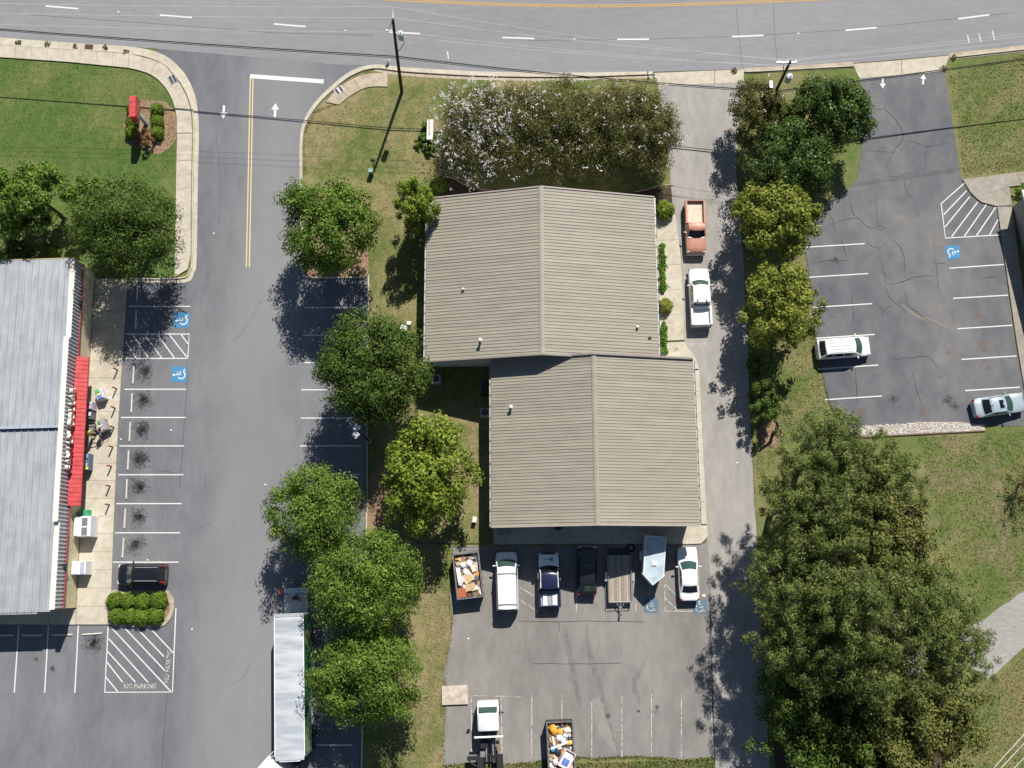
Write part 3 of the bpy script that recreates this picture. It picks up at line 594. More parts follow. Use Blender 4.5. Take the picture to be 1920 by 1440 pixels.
def gable(name, label, nw, ne, se, sw, ze, zr, npan, trims, inset=.45):
    A = [W(*p, ze) for p in (nw, ne, se, sw)]
    c = sum(A, Vector())/4
    ya = ((A[0]+A[1])-(A[2]+A[3])); HL = ya.length/4; ya.normalize(); xa = Vector((ya.y, -ya.x, 0))
    HW = ((A[1]+A[2])-(A[0]+A[3])).dot(xa)/4
    rz = math.atan2(xa.y, xa.x)
    e = empty(name, (c.x, c.y, 0), rz, label, 'building')
    e['hw'] = HW
    pitch = 2*HL/npan; dz = zr-ze
    # walls (four walls and both gables, one shell)
    wx, wy = HW-inset, HL-inset*.8; zt = ze+dz*(HW-wx)/HW-.06; zp = zr-.10
    mb = MB()
    mb.add([(-wx, -wy, 0), (wx, -wy, 0), (wx, -wy, zt), (0, -wy, zp), (-wx, -wy, zt), (-wx, wy, 0), (wx, wy, 0), (wx, wy, zt), (0, wy, zp), (-wx, wy, zt)],
           [(0, 1, 2, 3, 4), (6, 5, 9, 8, 7), (1, 6, 7, 2), (5, 0, 4, 9)])
    mb.build('wall', wall_pale, e)
    # roof deck under the panels
    mb = MB(); mb.add([(-HW+.03, -HL+.03, ze-.05), (0, -HL+.03, zr-.05), (HW-.03, -HL+.03, ze-.05), (-HW+.03, HL-.03, ze-.05), (0, HL-.03, zr-.05), (HW-.03, HL-.03, ze-.05)], [(0, 3, 4, 1), (1, 4, 5, 2)])
    roof = mb.build('roof', tantrim_m, e)
    for s in (-1, 1):
        r = .02; hh = .042
        pr = [(0, 0), (pitch-2*r-.006, 0), (pitch-2*r+.002, hh), (pitch-.008, hh), (pitch, 0)]
        mb = MB(); mb.grid([[(s*HW, y, ze+z) for y, z in pr], [(s*.05, y, zr-dz*.05/HW+z) for y, z in pr]], flip=(s > 0))
        mb.add([(s*HW, y, ze+z) for y, z in pr]+[(s*HW, 0, ze-.04), (s*HW, pitch, ze-.04)], [(0, 1, 2, 3, 4, 6, 5)])
        o = rec(mb.build('roof_panel', tanroof_m, roof)); o.location = (0, -HL, 0)
        for k in range(1, npan):
            q = o.copy(); COL.objects.link(q); q.parent = roof; q.location = (0, -HL+k*pitch, 0)
    # ridge cap
    mb = MB(); mb.grid([[(-.22, -HL-.01, zr-.22*dz/HW+.082), (0, -HL-.01, zr+.10), (.22, -HL-.01, zr-.22*dz/HW+.082)], [(-.22, HL+.01, zr-.22*dz/HW+.082), (0, HL+.01, zr+.10), (.22, HL+.01, zr-.22*dz/HW+.082)]])
    mb.build('ridge_cap', tanroof_m, roof)
    # rake trim at both gable ends
    for s, (m, ht, wd) in zip((-1, 1), trims):
        for sx in (-1, 1):
            mb = MB(); y0, y1 = s*(HL-.02), s*(HL+wd)
            P = [(sx*HW, y0, ze+ht), (0, y0, zr+ht), (0, y1, zr+ht), (sx*HW, y1, ze+ht), (sx*HW, y0, ze-.18), (0, y0, zr-.18), (0, y1, zr-.18), (sx*HW, y1, ze-.18)]
            mb.add(P, [(0, 1, 2, 3), (4, 7, 6, 5), (3, 2, 6, 7), (0, 4, 5, 1), (0, 3, 7, 4)]); rec(mb.build('rake_trim', m, e))
    # gutters with hangers and downspouts
    for s in (-1, 1):
        mb = MB(); x0, x1 = s*(HW+.005), s*(HW+.15)
        mb.grid([[(x, y, z) for x, z in ((x0, ze-.02), (x0, ze-.14), (x1, ze-.14), (x1, ze-.02))] for y in (-HL, HL)], flip=(s < 0))
        gt = mb.build('gutter', gutter_m, e)
        for k in range(int(HL*2/1.05)):
            MB().box((s*(HW+.07), -HL+.4+k*1.05, ze-.01), (.16, .05, .03)).build('hanger', dark_m, gt)
        for yy in (-HL+.6, HL-.6): MB().box((s*(wx+.05), yy, ze/2), (.09, .12, ze-.1)).build('downspout', gutter_m, e)
    return e, c, rz, HW, HL, wy
UP, upc_, uprz, upHW, upHL, upwy = gable('north_building', 'northern tan metal-roofed building with the wider gable roof', (799, 374), (1228.5, 369.5), (1234, 672), (798.5, 680), 4.2, 7.0, 51, ((browntrim_m, .10, .12), (tantrim_m, .09, .10)))
LO, loc_, lorz, loHW, loHL, lowy = gable('south_building', 'southern tan metal-roofed building with parked vehicles along its front', (920, 681), (1299.5, 671.5), (1312, 985), (921.5, 987.5), 4.2, 6.75, 54, ((tantrim_m, .09, .10), (browntrim_m, .22, .16)))
def pipe_vent(px, z, h, r, label, mat=white_m, cap=True):
    c = W(*px, z); e = empty('roof_vent', (c.x, c.y, z), 0, label, 'vent')
    MB().cyl((0, 0, -.3), r, h+.3, 12).build('pipe', mat, e)
    if cap: MB().cyl((0, 0, h), r*1.7, .12, 12, r2=r*.9).build('cap', mat, e)
    MB().cyl((0, 0, -.05), r*1.8, .08, 12, r2=r*1.2).build('flashing', dark_m, e)
def roofz(c, rz, HW, ze, zr, px):
    z = 5.5
    for _ in range(6):
        p = W(*px, z)-c; x = p.x*math.cos(rz)+p.y*math.sin(rz); z = ze+(zr-ze)*(1-min(1, abs(x)/HW))
    return z+.02
for px, h, r, lab in [((901, 641), .75, .11, 'tall white capped vent pipe on the northern roof, lower left'), ((868.5, 543), .22, .08, 'short white vent pipe midway down the northern roof, left slope'), ((1195, 614), .25, .08, 'short white vent pipe on the northern roof, right slope')]:
    pipe_vent(px, roofz(upc_, uprz, upHW, 4.2, 7.0, px), h, r, lab)
pipe_vent((1217.5, 634), roofz(upc_, uprz, upHW, 4.2, 7.0, (1217.5, 634)), .10, .12, 'small black vent boot near the right eave of the northern roof', dark_m, False)
pipe_vent((958, 765), roofz(loc_, lorz, loHW, 4.2, 6.75, (958, 765)), .55, .11, 'white capped vent pipe on the southern roof, left slope')
# fittings on the front (south) wall of the southern building, kept as its parts
MB().box((-loHW+6.0, -lowy-.03, 1.05), (1.0, .06, 2.1)).build('door', plain('door_grey', (.30, .31, .33), .5), LO)
for k, x in enumerate((-2.5, 4.2)): MB().box((x, -lowy-.04, 1.7), (1.5, .07, 1.1)).build('window', glass_dk, LO)
mb = MB(); n = 10
rows = [[(-loHW+6.0+.52*math.cos(a)*1.0, -lowy-.02-.62*math.sin(a)*s, 2.75-.35*s) for a in [math.pi*k/n for k in range(n+1)]] for s in (0.0, .55, 1.0)]
mb.grid(rows); mb.build('awning', black_m, LO, True)
aw = MB().cylx((3.2, -lowy-.28, 3.2), .16, .28, 12, axis=(0, 1, 0)).build('wall_lamp', plain('lamp_blue_grey', (.55, .6, .66), .4), LO)
# AC units, utility boxes on the west side
def ac(px, rz, label, s=.8):
    c = W(*px, .85); e = empty('air_conditioner', (c.x, c.y, 0), rz, label, 'air conditioner')
    MB().bbox((0, 0, .45), (s, s, .78), .05).build('cabinet', plain('ac_cabinet', (.42, .45, .46), .5), e)
    MB().cyl((0, 0, .83), s*.40, .03, 20).build('fan_grille', dark_m, e)
    for a in range(4): MB().box((0, 0, .87), (s*.78, .02, .012), rz=a*math.pi/4).build('guard_bar', steel_m, e)
    MB().box((0, 0, .03), (s*1.25, s*1.25, .06)).build('pad', conc_grey, e)
ac((817, 710), 0, 'grey air conditioner in building shade by the corner of the northern building')
ac((909, 773), 0, 'grey air conditioner against the west wall of the southern building')
c = W(909, 728, .6); e = empty('utility_cabinet', (c.x, c.y, 0), 0, 'dark utility cabinet in the shaded corner between the tan buildings', 'cabinet')
MB().bbox((0, 0, .5), (.7, 1.2, 1.0), .04).build('cabinet', dark_m, e); MB().box((-.36, 0, .5), (.02, 1.05, .85)).build('door', steel_m, e)

# ---- the store at the left edge
A, B = W(178, 513), W(143, 1139.5)
dAB = B-A; SL = dAB.length; srz = math.atan2(dAB.y, dAB.x)
ST = empty('store_building', A, srz, 'metal-roofed store with red awning and grey ribbed fascia', 'building')
SI = (Matrix.Translation(A) @ Matrix.Rotation(srz, 4, 'Z')).inverted()
def sl_(px, py, z=0): return SI @ W(px, py, z)
blk_m = ground('split_block', [(.3, (.60, .52, .33)), (.7, (.70, .62, .42))], [(.3, (.50, .42, .25)), (.7, (.74, .66, .47))], FINE2, .6, 3.0, 9, .5, .55, .95, bumps=1.0)
fasc_m = plain('fascia_metal', (.33, .37, .40), .4, .15); fasr_m = plain('fascia_rib', (.60, .64, .66), .35, .15)
galv_m, gnt, gb = newmat('galvanised_roof')
gv = pos(gnt, (2.2, .35, 1), srz+R(90))
gnt.links.new(mix(gnt, .5, ramp(gnt, noise(gnt, gv, .9, 6, .65, .5), [(.38, (.275, .30, .322)), (.62, (.425, .45, .472))]), ramp(gnt, noise(gnt, pos(gnt), .8, 4), [(.38, (.305, .327, .347)), (.62, (.395, .418, .437))])), gb.inputs['Base Color'])
gb.inputs['Roughness'].default_value = .5; gb.inputs['Metallic'].default_value = .15
D = 17.0
MB().box((SL/2, -D/2, 1.95), (SL, D, 3.9)).build('wall', blk_m, ST)
zlo, zhi = 4.62, 5.02
xa0, xa1 = sl_(124, 632, 4.9).x, sl_(98, 978, 4.9).x
for (x0, x1, zt) in ((-.02, xa0-.006, zlo), (xa0, xa1, zhi), (xa1+.006, SL+.02, zlo)):
    f = MB().box(((x0+x1)/2, -.06, (3.08+zt)/2), (x1-x0, .30, zt-3.08)).build('fascia', fasc_m, ST)
    MB().box(((x0+x1)/2, -.10, zt+.04), (x1-x0+.03, .46, .08)).build('coping', cream_m, ST)
    n = max(2, int((x1-x0)/.345)); pt = (x1-x0)/n; o = None
    for k in range(n):
        if o is None: o = MB().box((0, .12, (3.10+zt-.02)/2), (.12, .08, zt-.02-3.10)).build('rib', fasr_m, f); q = o
        else: q = o.copy(); COL.objects.link(q); q.parent = f
        q.location = (x0+pt*(k+.5), 0, 0)
MB().box((SL/2, .07, 3.0), (SL+.06, .30, .14)).build('red_trim', redtrim_m, ST)
# roof of long metal panels in two runs
xs = sl_(50, 801, 4.6).x
pn = .62; npn = int((D-.4)/pn)
for (x0, x1, z0, z1) in ((-.15, xs-.12, 4.35, 4.55), (xs+.14, SL+.22, 4.30, 4.12)):
    rf = MB().add([(x0, -.34, z0-.03), (x1, -.34, z1-.03), (x1, -D, z1-.03), (x0, -D, z0-.03)], [(0, 3, 2, 1)]).build('roof', galv_m, ST); o = None
    pr = [(0, 0), (-pn+.13, 0), (-pn+.09, .09), (-pn+.04, .09), (-pn, 0)]
    for k in range(npn):
        if o is None:
            mb = MB(); mb.grid([[(x0, y, z0+z) for y, z in pr], [(x1, y, z1+z) for y, z in pr]]); mb.grid([[(x, pr[0][0], z0-.05) for x in (x0,)]*2, [(x0, 0, z0)]*2])
            o = rec(mb.build('roof_panel', galv_m, rf)); q = o
        else: q = o.copy(); COL.objects.link(q); q.parent = rf
        q.location = (0, -.36-k*pn, 0)
MB().box((xs, -D/2-.3, 4.56), (.22, D-.2, .12)).build('ridge_flashing', plain('flashing_blue_grey', (.42, .50, .57), .35, .2), ST)
MB().box((xs+.14, -D/2-.3, 4.45), (.06, D-.2, .10)).build('flashing_lip', dark_m, ST)
MB().box((-.18, -D/2, 4.30), (.08, D, .16)).build('eave_trim', plain('yellowed_trim', (.45, .36, .16), .6), ST)
MB().box((SL+.32, -D/2-.9, 4.02), (.16, D-1.6, .14)).build('gutter', alu_m, ST)
# red awning in single metal panels
za, zb = 3.42, 2.92
p0, p1 = sl_(137, 668, za), sl_(121, 948.5, za); x0, x1 = p0.x, p1.x
AW = MB().box(((x0+x1)/2, .58, zb-.03), (x1-x0, .94, .04)).build('awning', red_m, ST)
na = 34; pt = (x1-x0)/na; o = None
for k in range(na):
    if o is None:
        pr = [(0, 0), (pt-.07, 0), (pt-.055, .045), (pt-.018, .045), (pt, 0)]
        mb = MB(); mb.grid([[(x, .16, za+z) for x, z in pr], [(x, 1.12, zb+z) for x, z in pr], [(x, 1.14, zb-.16) for x, z in pr]], flip=True)
        o = rec(mb.build('awning_panel', red_m, AW)); q = o
    else: q = o.copy(); COL.objects.link(q); q.parent = AW
    q.location = (x0+k*pt, 0, 0)
for x in (x0, x1): MB().add([(x, .16, za), (x, 1.13, zb), (x, 1.13, zb-.16), (x, .16, zb-.16)], [(0, 1, 2, 3)]).build('awning_end', redtrim_m, AW)
# store front under the awning
for k in range(5): MB().box((x0+2.2+k*2.35, .03, 1.45), (1.9, .06, 2.0)).build('shop_window', glass_dk, ST)
MB().box((x0+7.0, .04, 1.1), (1.8, .07, 2.2)).build('entrance_door', glass_m, ST)
# channel letters above the awning, read from the lot
let_r = plain('letter_red', (.36, .035, .045), .4); let_o = plain('letter_orange', (.60, .12, .03), .4); let_w = plain('letter_return', (.80, .78, .72), .5)
ls, le = sl_(118, 884, 3.9).x, sl_(131, 727, 3.9).x
word = 'FAMILY DOLLAR'
for i, ch in enumerate(word):
    if ch == ' ': continue
    x = ls+(le-ls)*(i+.5)/len(word)
    b_ = textobj('sign_letter', ch, None, 1.12 if ch != 'D' else 1.3, 0, let_w, ST, extrude=.15, sx=.82)
    b_.rotation_euler = (R(90), 0, R(180)); b_.location = (x, .36, 4.06)
    f_ = textobj('letter_face', ch, None, 1.12 if ch != 'D' else 1.3, 0, let_r if i < 6 else let_o, ST, sx=.82)
    f_.parent = b_; f_.rotation_euler = (0, 0, 0); f_.scale = (1, 1, 1); f_.location = (0, 0, .156)
# small wall lamps on the fascia
for px in ((120, 569), (108, 1061)):
    q = sl_(px[0]+8, px[1], 3.3); MB().box((q.x, .28, 3.45), (.4, .3, .16)).build('wall_lamp', dark_m, ST)

# ---- corner of the building at the right edge
Cc = W(1898, 388); Dd = W(2001, 800); dd = Dd-Cc; rz = math.atan2(dd.y, dd.x)
EB = empty('east_building', Cc, rz, 'grey building just showing at the right edge of the photo', 'building')
MB().box((dd.length/2, 8.0, 1.7), (dd.length, 16, 3.4)).build('wall', plain('grey_wall', (.30, .29, .28), .8), EB)
MB().box((dd.length/2, 7.9, 3.48), (dd.length+.9, 17.0, .12)).build('roof', plain('pale_roof', (.50, .52, .55), .6), EB)
MB().box((dd.length/2, -.62, 3.48), (dd.length+.95, .10, .20)).build('fascia_board', white_m, EB)
# grey shed roof corner at the left edge north of the store
c = W(-12, 470); sh = empty('shed', (c.x-1.6, c.y, 0), R(3), 'pale roofed shed corner at the left edge beside the store', 'shed')
MB().box((0, 0, 1.1), (3.0, 3.2, 2.2)).build('wall', wall_pale, sh)
MB().add([(-1.8, -1.9, 2.2), (1.8, -1.9, 2.2), (1.8, 1.9, 2.2), (-1.8, 1.9, 2.2), (0, -1.9, 2.9), (0, 1.9, 2.9)], [(1, 2, 5, 4), (3, 0, 4, 5), (0, 1, 4), (2, 3, 5)]).build('roof', alu_m, sh)
# ------------------------------------------------------------ trees and plants
def leafmat(name, stops, trans=.22, rough=.55):
    m, nt, b = newmat(name); out = nt.nodes['Material Output']
    g = nt.nodes.new('ShaderNodeNewGeometry')
    col = ramp(nt, g.outputs['Random Per Island'], stops)
    n = noise(nt, pos(nt), .9, 3, .6)
    col = mix(nt, .55, col, ramp(nt, n, [(.32, g3(.33)), (.68, g3(.70))]), 'OVERLAY')
    nt.links.new(col, b.inputs['Base Color']); b.inputs['Roughness'].default_value = rough; b.inputs['Specular IOR Level'].default_value = .12
    t = nt.nodes.new('ShaderNodeBsdfTranslucent'); nt.links.new(mix(nt, 1.0, col, (1.0, 1.05, .55), 'MULTIPLY'), t.inputs[0])
    mx = nt.nodes.new('ShaderNodeMixShader'); mx.inputs[0].default_value = trans
    nt.links.new(b.outputs[0], mx.inputs[1]); nt.links.new(t.outputs[0], mx.inputs[2]); nt.links.new(mx.outputs[0], out.inputs[0]); return m
LM = {
 'oak': leafmat('leaf_midgreen', [(0, (.050, .105, .014)), (.35, (.095, .172, .024)), (.75, (.160, .245, .038)), (1, (.250, .300, .070))]),
 'dark': leafmat('leaf_darkgreen', [(0, (.036, .070, .012)), (.4, (.066, .118, .020)), (.8, (.110, .168, .032)), (1, (.175, .200, .060))]),
 'lime': leafmat('leaf_yellowgreen', [(0, (.075, .135, .014)), (.4, (.140, .215, .024)), (.8, (.235, .295, .040)), (1, (.34, .34, .07))]),
 'gold': leafmat('leaf_goldgreen', [(0, (.105, .150, .024)), (.45, (.205, .255, .042)), (.8, (.300, .330, .065)), (1, (.38, .30, .08))], .28),
 'gloss': leafmat('leaf_glossgreen', [(0, (.036, .074, .019)), (.5, (.070, .124, .030)), (.85, (.125, .180, .045)), (1, (.20, .215, .065))], .22, .35),
 'pine': leafmat('needle_green', [(0, (.056, .084, .024)), (.4, (.108, .148, .038)), (.8, (.175, .215, .056)), (1, (.255, .255, .085))], .14),
 'olive': leafmat('leaf_olive', [(0, (.085, .105, .026)), (.5, (.150, .170, .044)), (.85, (.215, .220, .062)), (1, (.27, .20, .08))]),
 'myrtle': leafmat('leaf_myrtle', [(0, (.075, .092, .028)), (.4, (.125, .140, .042)), (.8, (.180, .180, .060)), (1, (.23, .135, .065))], .26),
 'hedge': leafmat('leaf_hedge', [(0, (0.099, 0.165, 0.020)), (.5, (0.152, 0.238, 0.029)), (1, (0.218, 0.310, 0.046))], .3),
 'hosta': leafmat('leaf_bright', [(0, (.060, .150, .020)), (.5, (.125, .260, .036)), (.85, (.20, .33, .06)), (1, (.32, .36, .09))], .3),
 'red': leafmat('leaf_reddish', [(0, (0.158, 0.066, 0.040)), (.5, (0.264, 0.132, 0.073)), (1, (0.224, 0.198, 0.066))]),
}
bloom_m = leafmat('petal_white', [(0, (.62, .60, .66)), (.5, (.78, .78, .80)), (1, (.74, .66, .72))], .3)
bark_m = plain('bark', (.075, .058, .044), .95, 0, .3, 4); bark_lt = plain('bark_pale', (.17, .14, .115), .9, 0, .3, 4)

def leaves(C, ln, wd, upb, rng, jl=.4, out=None):
    """quads at the points C, random lie with the normals biased upwards and outwards"""
    n = len(C)
    nm = rng.normal(size=(n, 3)); nm /= np.linalg.norm(nm, axis=1)[:, None]
    if out is None: nm[:, 2] = np.abs(nm[:, 2])+upb
    else: nm = nm*.62+out*1.0; nm[:, 2] += upb
    nm /= np.linalg.norm(nm, axis=1)[:, None]
    a = rng.normal(size=(n, 3)); a -= nm*(a*nm).sum(1)[:, None]; a /= np.linalg.norm(a, axis=1)[:, None]; b = np.cross(nm, a)
    L = ln*(1+jl*(rng.random(n)-.5)*2)[:, None]/2; w_ = wd*(1+jl*(rng.random(n)-.5)*2)[:, None]/2
    V = np.empty((n, 4, 3)); V[:, 0] = C-a*L; V[:, 1] = C-b*w_+a*L*.15; V[:, 2] = C+a*L; V[:, 3] = C+b*w_+a*L*.15
    return V
def crown_points(rng, Rx, Ry, Rz, ncl, nlf, rc=(.14, .26), lob=.22, zlo=-.55, flat=.75, shell=.5, core=.12):
    """leaf positions grouped in clumps over a lobed, uneven crown; returns points and clump centres"""
    ph = rng.random(6)*6.28
    d = rng.normal(size=(ncl*3, 3)); d /= np.linalg.norm(d, axis=1)[:, None]; d = d[d[:, 2] > zlo][:ncl]
    az = np.arctan2(d[:, 1], d[:, 0])
    lobe = 1+lob*(.5*np.sin(2*az+ph[0])+.45*np.sin(3*az+ph[1])+.5*np.sin(5*az+ph[2])*np.cos(d[:, 2]*3+ph[3]))*np.clip(1.15-np.abs(d[:, 2]), 0, 1)
    r = (1-(1-shell)*rng.random(len(d))**1.6)*lobe*(1+.05*rng.normal(size=len(d)))
    cc = d*r[:, None]
    inner = rng.random(len(d)) < core; cc[inner] *= rng.uniform(.25, .7, inner.sum())[:, None]
    rad = rng.uniform(rc[0], rc[1], len(d))*(1.1-.25*(r > 1))
    k = rng.choice(len(d), nlf, p=rad**2/np.sum(rad**2))
    q = rng.normal(size=(nlf, 3)); q /= np.linalg.norm(q, axis=1)[:, None]; q *= (rng.random(nlf)**.45)[:, None]; q[:, 2] *= flat
    P = cc[k]+q*rad[k][:, None]
    qn = q/(np.linalg.norm(q, axis=1)[:, None]+1e-6); cn = P/(np.linalg.norm(P, axis=1)[:, None]+1e-6)
    ou = qn*.75+cn*.45; ou /= np.linalg.norm(ou, axis=1)[:, None]+1e-6
    sc = np.array([Rx, Ry, Rz]); return P*sc, cc*sc, ou
def limbs(base, H, r0, heads, rng, zfork=.35, lean=(0, 0)):
    """tapered trunk with limbs out to some of the clumps"""
    mb = MB(); top = Vector((lean[0], lean[1], H))
    tr = [Vector((0, 0, -.1)), Vector((lean[0]*.2+.05, lean[1]*.2, H*.25)), Vector((lean[0]*.5, lean[1]*.5+.06, H*.55)), top]
    mb.tube(tr, [r0*1.25, r0, r0*.7, r0*.2], 8)
    for h in heads:
        h = Vector(h); t = random.uniform(zfork, .85); s = Vector((lean[0]*t, lean[1]*t, H*t)); m = s.lerp(h, .5)+Vector((0, 0, -.12*(h-s).length))
        mb.tube([s, m, s.lerp(h, .96)], [r0*.45*(1.15-t), r0*.28*(1.15-t), .025], 6, caps=False)
    return mb
def tree(name, label, px, zc, rx, kind, seed, ry=None, rz=None, ncl=90, nlf=9000, leaf=(.30, .17), upb=.5, group=None, cat='tree', trunk=.2, rc=(.14, .26), lob=.10, zlo=-.55, bark=None, shell=.68, core=.15, nl=10, flat=.75, bloom=0, bloomsz=.14, off=(0, 0)):
    """px: crown centre in the photo, zc: its height, rx..rz: crown radii in metres"""
    rng = np.random.default_rng(seed); random.seed(seed); nlf = int(nlf*2.35); ncl = int(ncl*1.35); core = core+.16; leaf = (leaf[0]*.85, leaf[1]*.88)
    c = W(px[0], px[1], zc); ry = ry or rx; rz = rz or rx*.8
    e = empty(name, (c.x, c.y, 0), 0, label, cat, group)
    P, cc, ou = crown_points(rng, rx, ry, rz, ncl, nlf, rc, lob, zlo, flat, shell, core)
    P[:, 2] += zc; low = P[:, 2] < .08; P[low, 2] = .08+rng.random(low.sum())*.1
    o = bpy.data.objects.new('crown', quads_mesh('crown', leaves(P, leaf[0], leaf[1], upb*.4, rng, .4, ou), LM[kind])); link(o, e)
    heads = [(*(cc[i]*.9)[:2], cc[i][2]*.9+zc) for i in rng.choice(len(cc), min(nl, len(cc)), replace=False)]
    limbs(None, zc+rz*.45, trunk, heads, rng).build('trunk', bark or bark_m, e, True)
    if bloom:
        up = cc[cc[:, 2] > -.1*rz]; kk = rng.choice(len(up), bloom//5+1)
        Q = np.repeat(up[kk], 5, 0)[:bloom]; dirn = Q/np.array([rx, ry, rz]); dirn /= np.linalg.norm(dirn, axis=1)[:, None]
        Q = Q+dirn*np.mean(rc)*rx*.85+np.repeat(rng.normal(size=(len(kk), 3))*rx*.16, 5, 0)[:bloom]+rng.normal(size=(len(Q), 3))*.10
        Q[:, 2] += zc
        o = bpy.data.objects.new('blossom', quads_mesh('blossom', leaves(Q, bloomsz, bloomsz*.8, .8, rng), bloom_m)); link(o, e)
    return e
G1 = 'trees between the store lot and the tan buildings'
tree('broadleaf_tree', 'round mid-green tree on the island beside the entry drive', (615, 420), 7.0, 4.35, 'oak', 1, ry=4.4, rz=3.9, ncl=130, nlf=11000, group=G1)
tree('broadleaf_tree', 'large dark green tree left of the northern building corner', (700, 690), 7.2, 4.75, 'dark', 2, ry=4.8, rz=4.0, ncl=210, nlf=16000, leaf=(.32, .15), group=G1)
tree('broadleaf_tree', 'yellow-green broad-leaved tree west of the southern building', (801, 888), 6.2, 3.75, 'lime', 3, ry=5.0, rz=4.0, ncl=90, nlf=7000, leaf=(.36, .22), lob=.16, group=G1)
tree('broadleaf_tree', 'bright green tree overhanging the lot above the trailer, leftmost of the lower row', (584, 958), 6.3, 3.9, 'oak', 4, ry=3.9, rz=3.7, ncl=140, nlf=11000, leaf=(.30, .13), group=G1)
tree('broadleaf_tree', 'wide bright green tree beside the trailer liftgate', (690, 1092), 6.6, 4.8, 'oak', 5, ry=4.2, rz=4.2, ncl=190, nlf=15000, leaf=(.30, .13), group=G1)
tree('broadleaf_tree', 'wide green tree at the lower end of the row beside the trailer', (690, 1268), 5.6, 4.8, 'oak', 6, ry=4.0, rz=4.1, ncl=190, nlf=15000, leaf=(.30, .13), group=G1)
tree('broadleaf_tree', 'dense dark green tree at the corner of the store walk', (237, 425), 6.6, 4.9, 'dark', 7, ry=4.5, rz=4.0, ncl=190, nlf=14000, leaf=(.32, .12), group='trees north of the store')
tree('broadleaf_tree', 'light green tree at the left edge above the store roof', (72, 372), 5.5, 3.0, 'oak', 8, ry=3.2, rz=3.2, ncl=70, nlf=6000, leaf=(.34, .2), group='trees north of the store')
tree('broadleaf_tree', 'light green tree cut by the left edge of the photo', (10, 385), 5.5, 3.0, 'oak', 9, ry=3.3, rz=3.0, ncl=60, nlf=5500, leaf=(.34, .2), group='trees north of the store')
tree('sapling', 'small bright green tree between the two larger trees north of the store', (162, 358), 3.4, 1.6, 'oak', 10, ncl=30, nlf=1800, group='trees north of the store', trunk=.09)
tree('shrub', 'round dark green shrub touching the store roof at the left', (36, 468), 1.4, 1.25, 'gloss', 12, rz=1.2, ncl=30, nlf=1500, cat='shrub', trunk=.08)
tree('shrub', 'small green shrub under the left trees behind the store', (92, 470), .9, .9, 'oak', 13, rz=.8, ncl=20, nlf=700, cat='shrub', trunk=.06)
tree('conifer', 'bright yellow-green conical tree at the northwest corner of the northern building', (783, 388), 4.6, 2.05, 'lime', 14, ry=2.3, rz=4.4, ncl=70, nlf=6000, leaf=(.28, .14), group=G1, zlo=-.9)
# crepe myrtles in front of the northern building
for i, (x, y, r, bl, sd, lab) in enumerate([(893, 232, 3.3, 3800, 21, 'crepe myrtle thick with white blossom at the left end of the row'), (972, 226, 3.5, 800, 22, 'second crepe myrtle from the left, some white blossom'), (1056, 230, 3.6, 480, 23, 'middle crepe myrtle of the row before the northern building'), (1138, 232, 3.6, 500, 24, 'fourth crepe myrtle from the left, sparse blossom'), (1212, 234, 3.1, 300, 25, 'olive crepe myrtle at the right end of the row by the driveway')]):
    tree('crepe_myrtle', lab, (x, y+16), 4.0, r, 'myrtle', sd, ry=r*1.34, rz=3.5, ncl=150, nlf=13000, leaf=(.22, .11), upb=.35, group='crepe myrtles in a row', bloom=bl, bloomsz=.135, trunk=.12, rc=(.16, .28), bark=bark_lt, zlo=-.9, lob=.08)
# north-east group by the driveway
G2 = 'trees along the east side of the driveway'
tree('crepe_myrtle', 'brown-olive crepe myrtle under the pole beside the driveway mouth', (1418, 212), 4.3, 2.6, 'myrtle', 31, ry=3.2, rz=2.9, ncl=90, nlf=6500, leaf=(.25, .13), bloom=90, group=G2, trunk=.1, zlo=-.9)
tree('shrub', 'golden green shrub right of the utility pole foot', (1470, 232), 3.0, 1.9, 'gold', 32, rz=2.0, ncl=50, nlf=3200, leaf=(.26, .15), group=G2, cat='shrub', trunk=.08, zlo=-.9)
tree('broadleaf_tree', 'glossy dark green tree at the mouth of the eastern lot', (1558, 212), 5.2, 3.6, 'gloss', 33, ry=3.5, rz=3.4, ncl=110, nlf=9500, leaf=(.32, .18), group=G2)
tree('broadleaf_tree', 'dark blue-green tree above the yellowing pair by the driveway', (1478, 305), 5.2, 4.0, 'gloss', 34, ry=3.7, rz=3.6, ncl=120, nlf=10000, leaf=(.30, .16), group=G2)
tree('broadleaf_tree', 'yellowing tree upper of the pair beside the parked copper pickup', (1454, 408), 5.6, 3.6, 'gold', 35, ry=3.8, rz=3.0, ncl=120, nlf=6800, leaf=(.33, .20), lob=.22, group=G2, rc=(.12, .22))
tree('broadleaf_tree', 'yellowing tree lower of the pair beside the white van stall', (1466, 572), 5.6, 3.4, 'gold', 36, ry=4.3, rz=3.0, ncl=120, nlf=6600, leaf=(.33, .20), lob=.22, group=G2, rc=(.12, .22))
tree('shrub', 'shaded green shrub on the verge below the yellowing trees', (1432, 752), 2.4, 1.5, 'dark', 37, ry=2.0, rz=1.8, ncl=40, nlf=2600, leaf=(.24, .13), group=G2, cat='shrub', trunk=.07, zlo=-.9)
tree('shrub', 'low dark shrub on the verge edge beside the driveway bend', (1420, 690), 1.6, 1.0, 'dark', 38, ry=1.5, rz=1.3, ncl=24, nlf=1100, leaf=(.22, .12), group=G2, cat='shrub', trunk=.05, zlo=-.9)
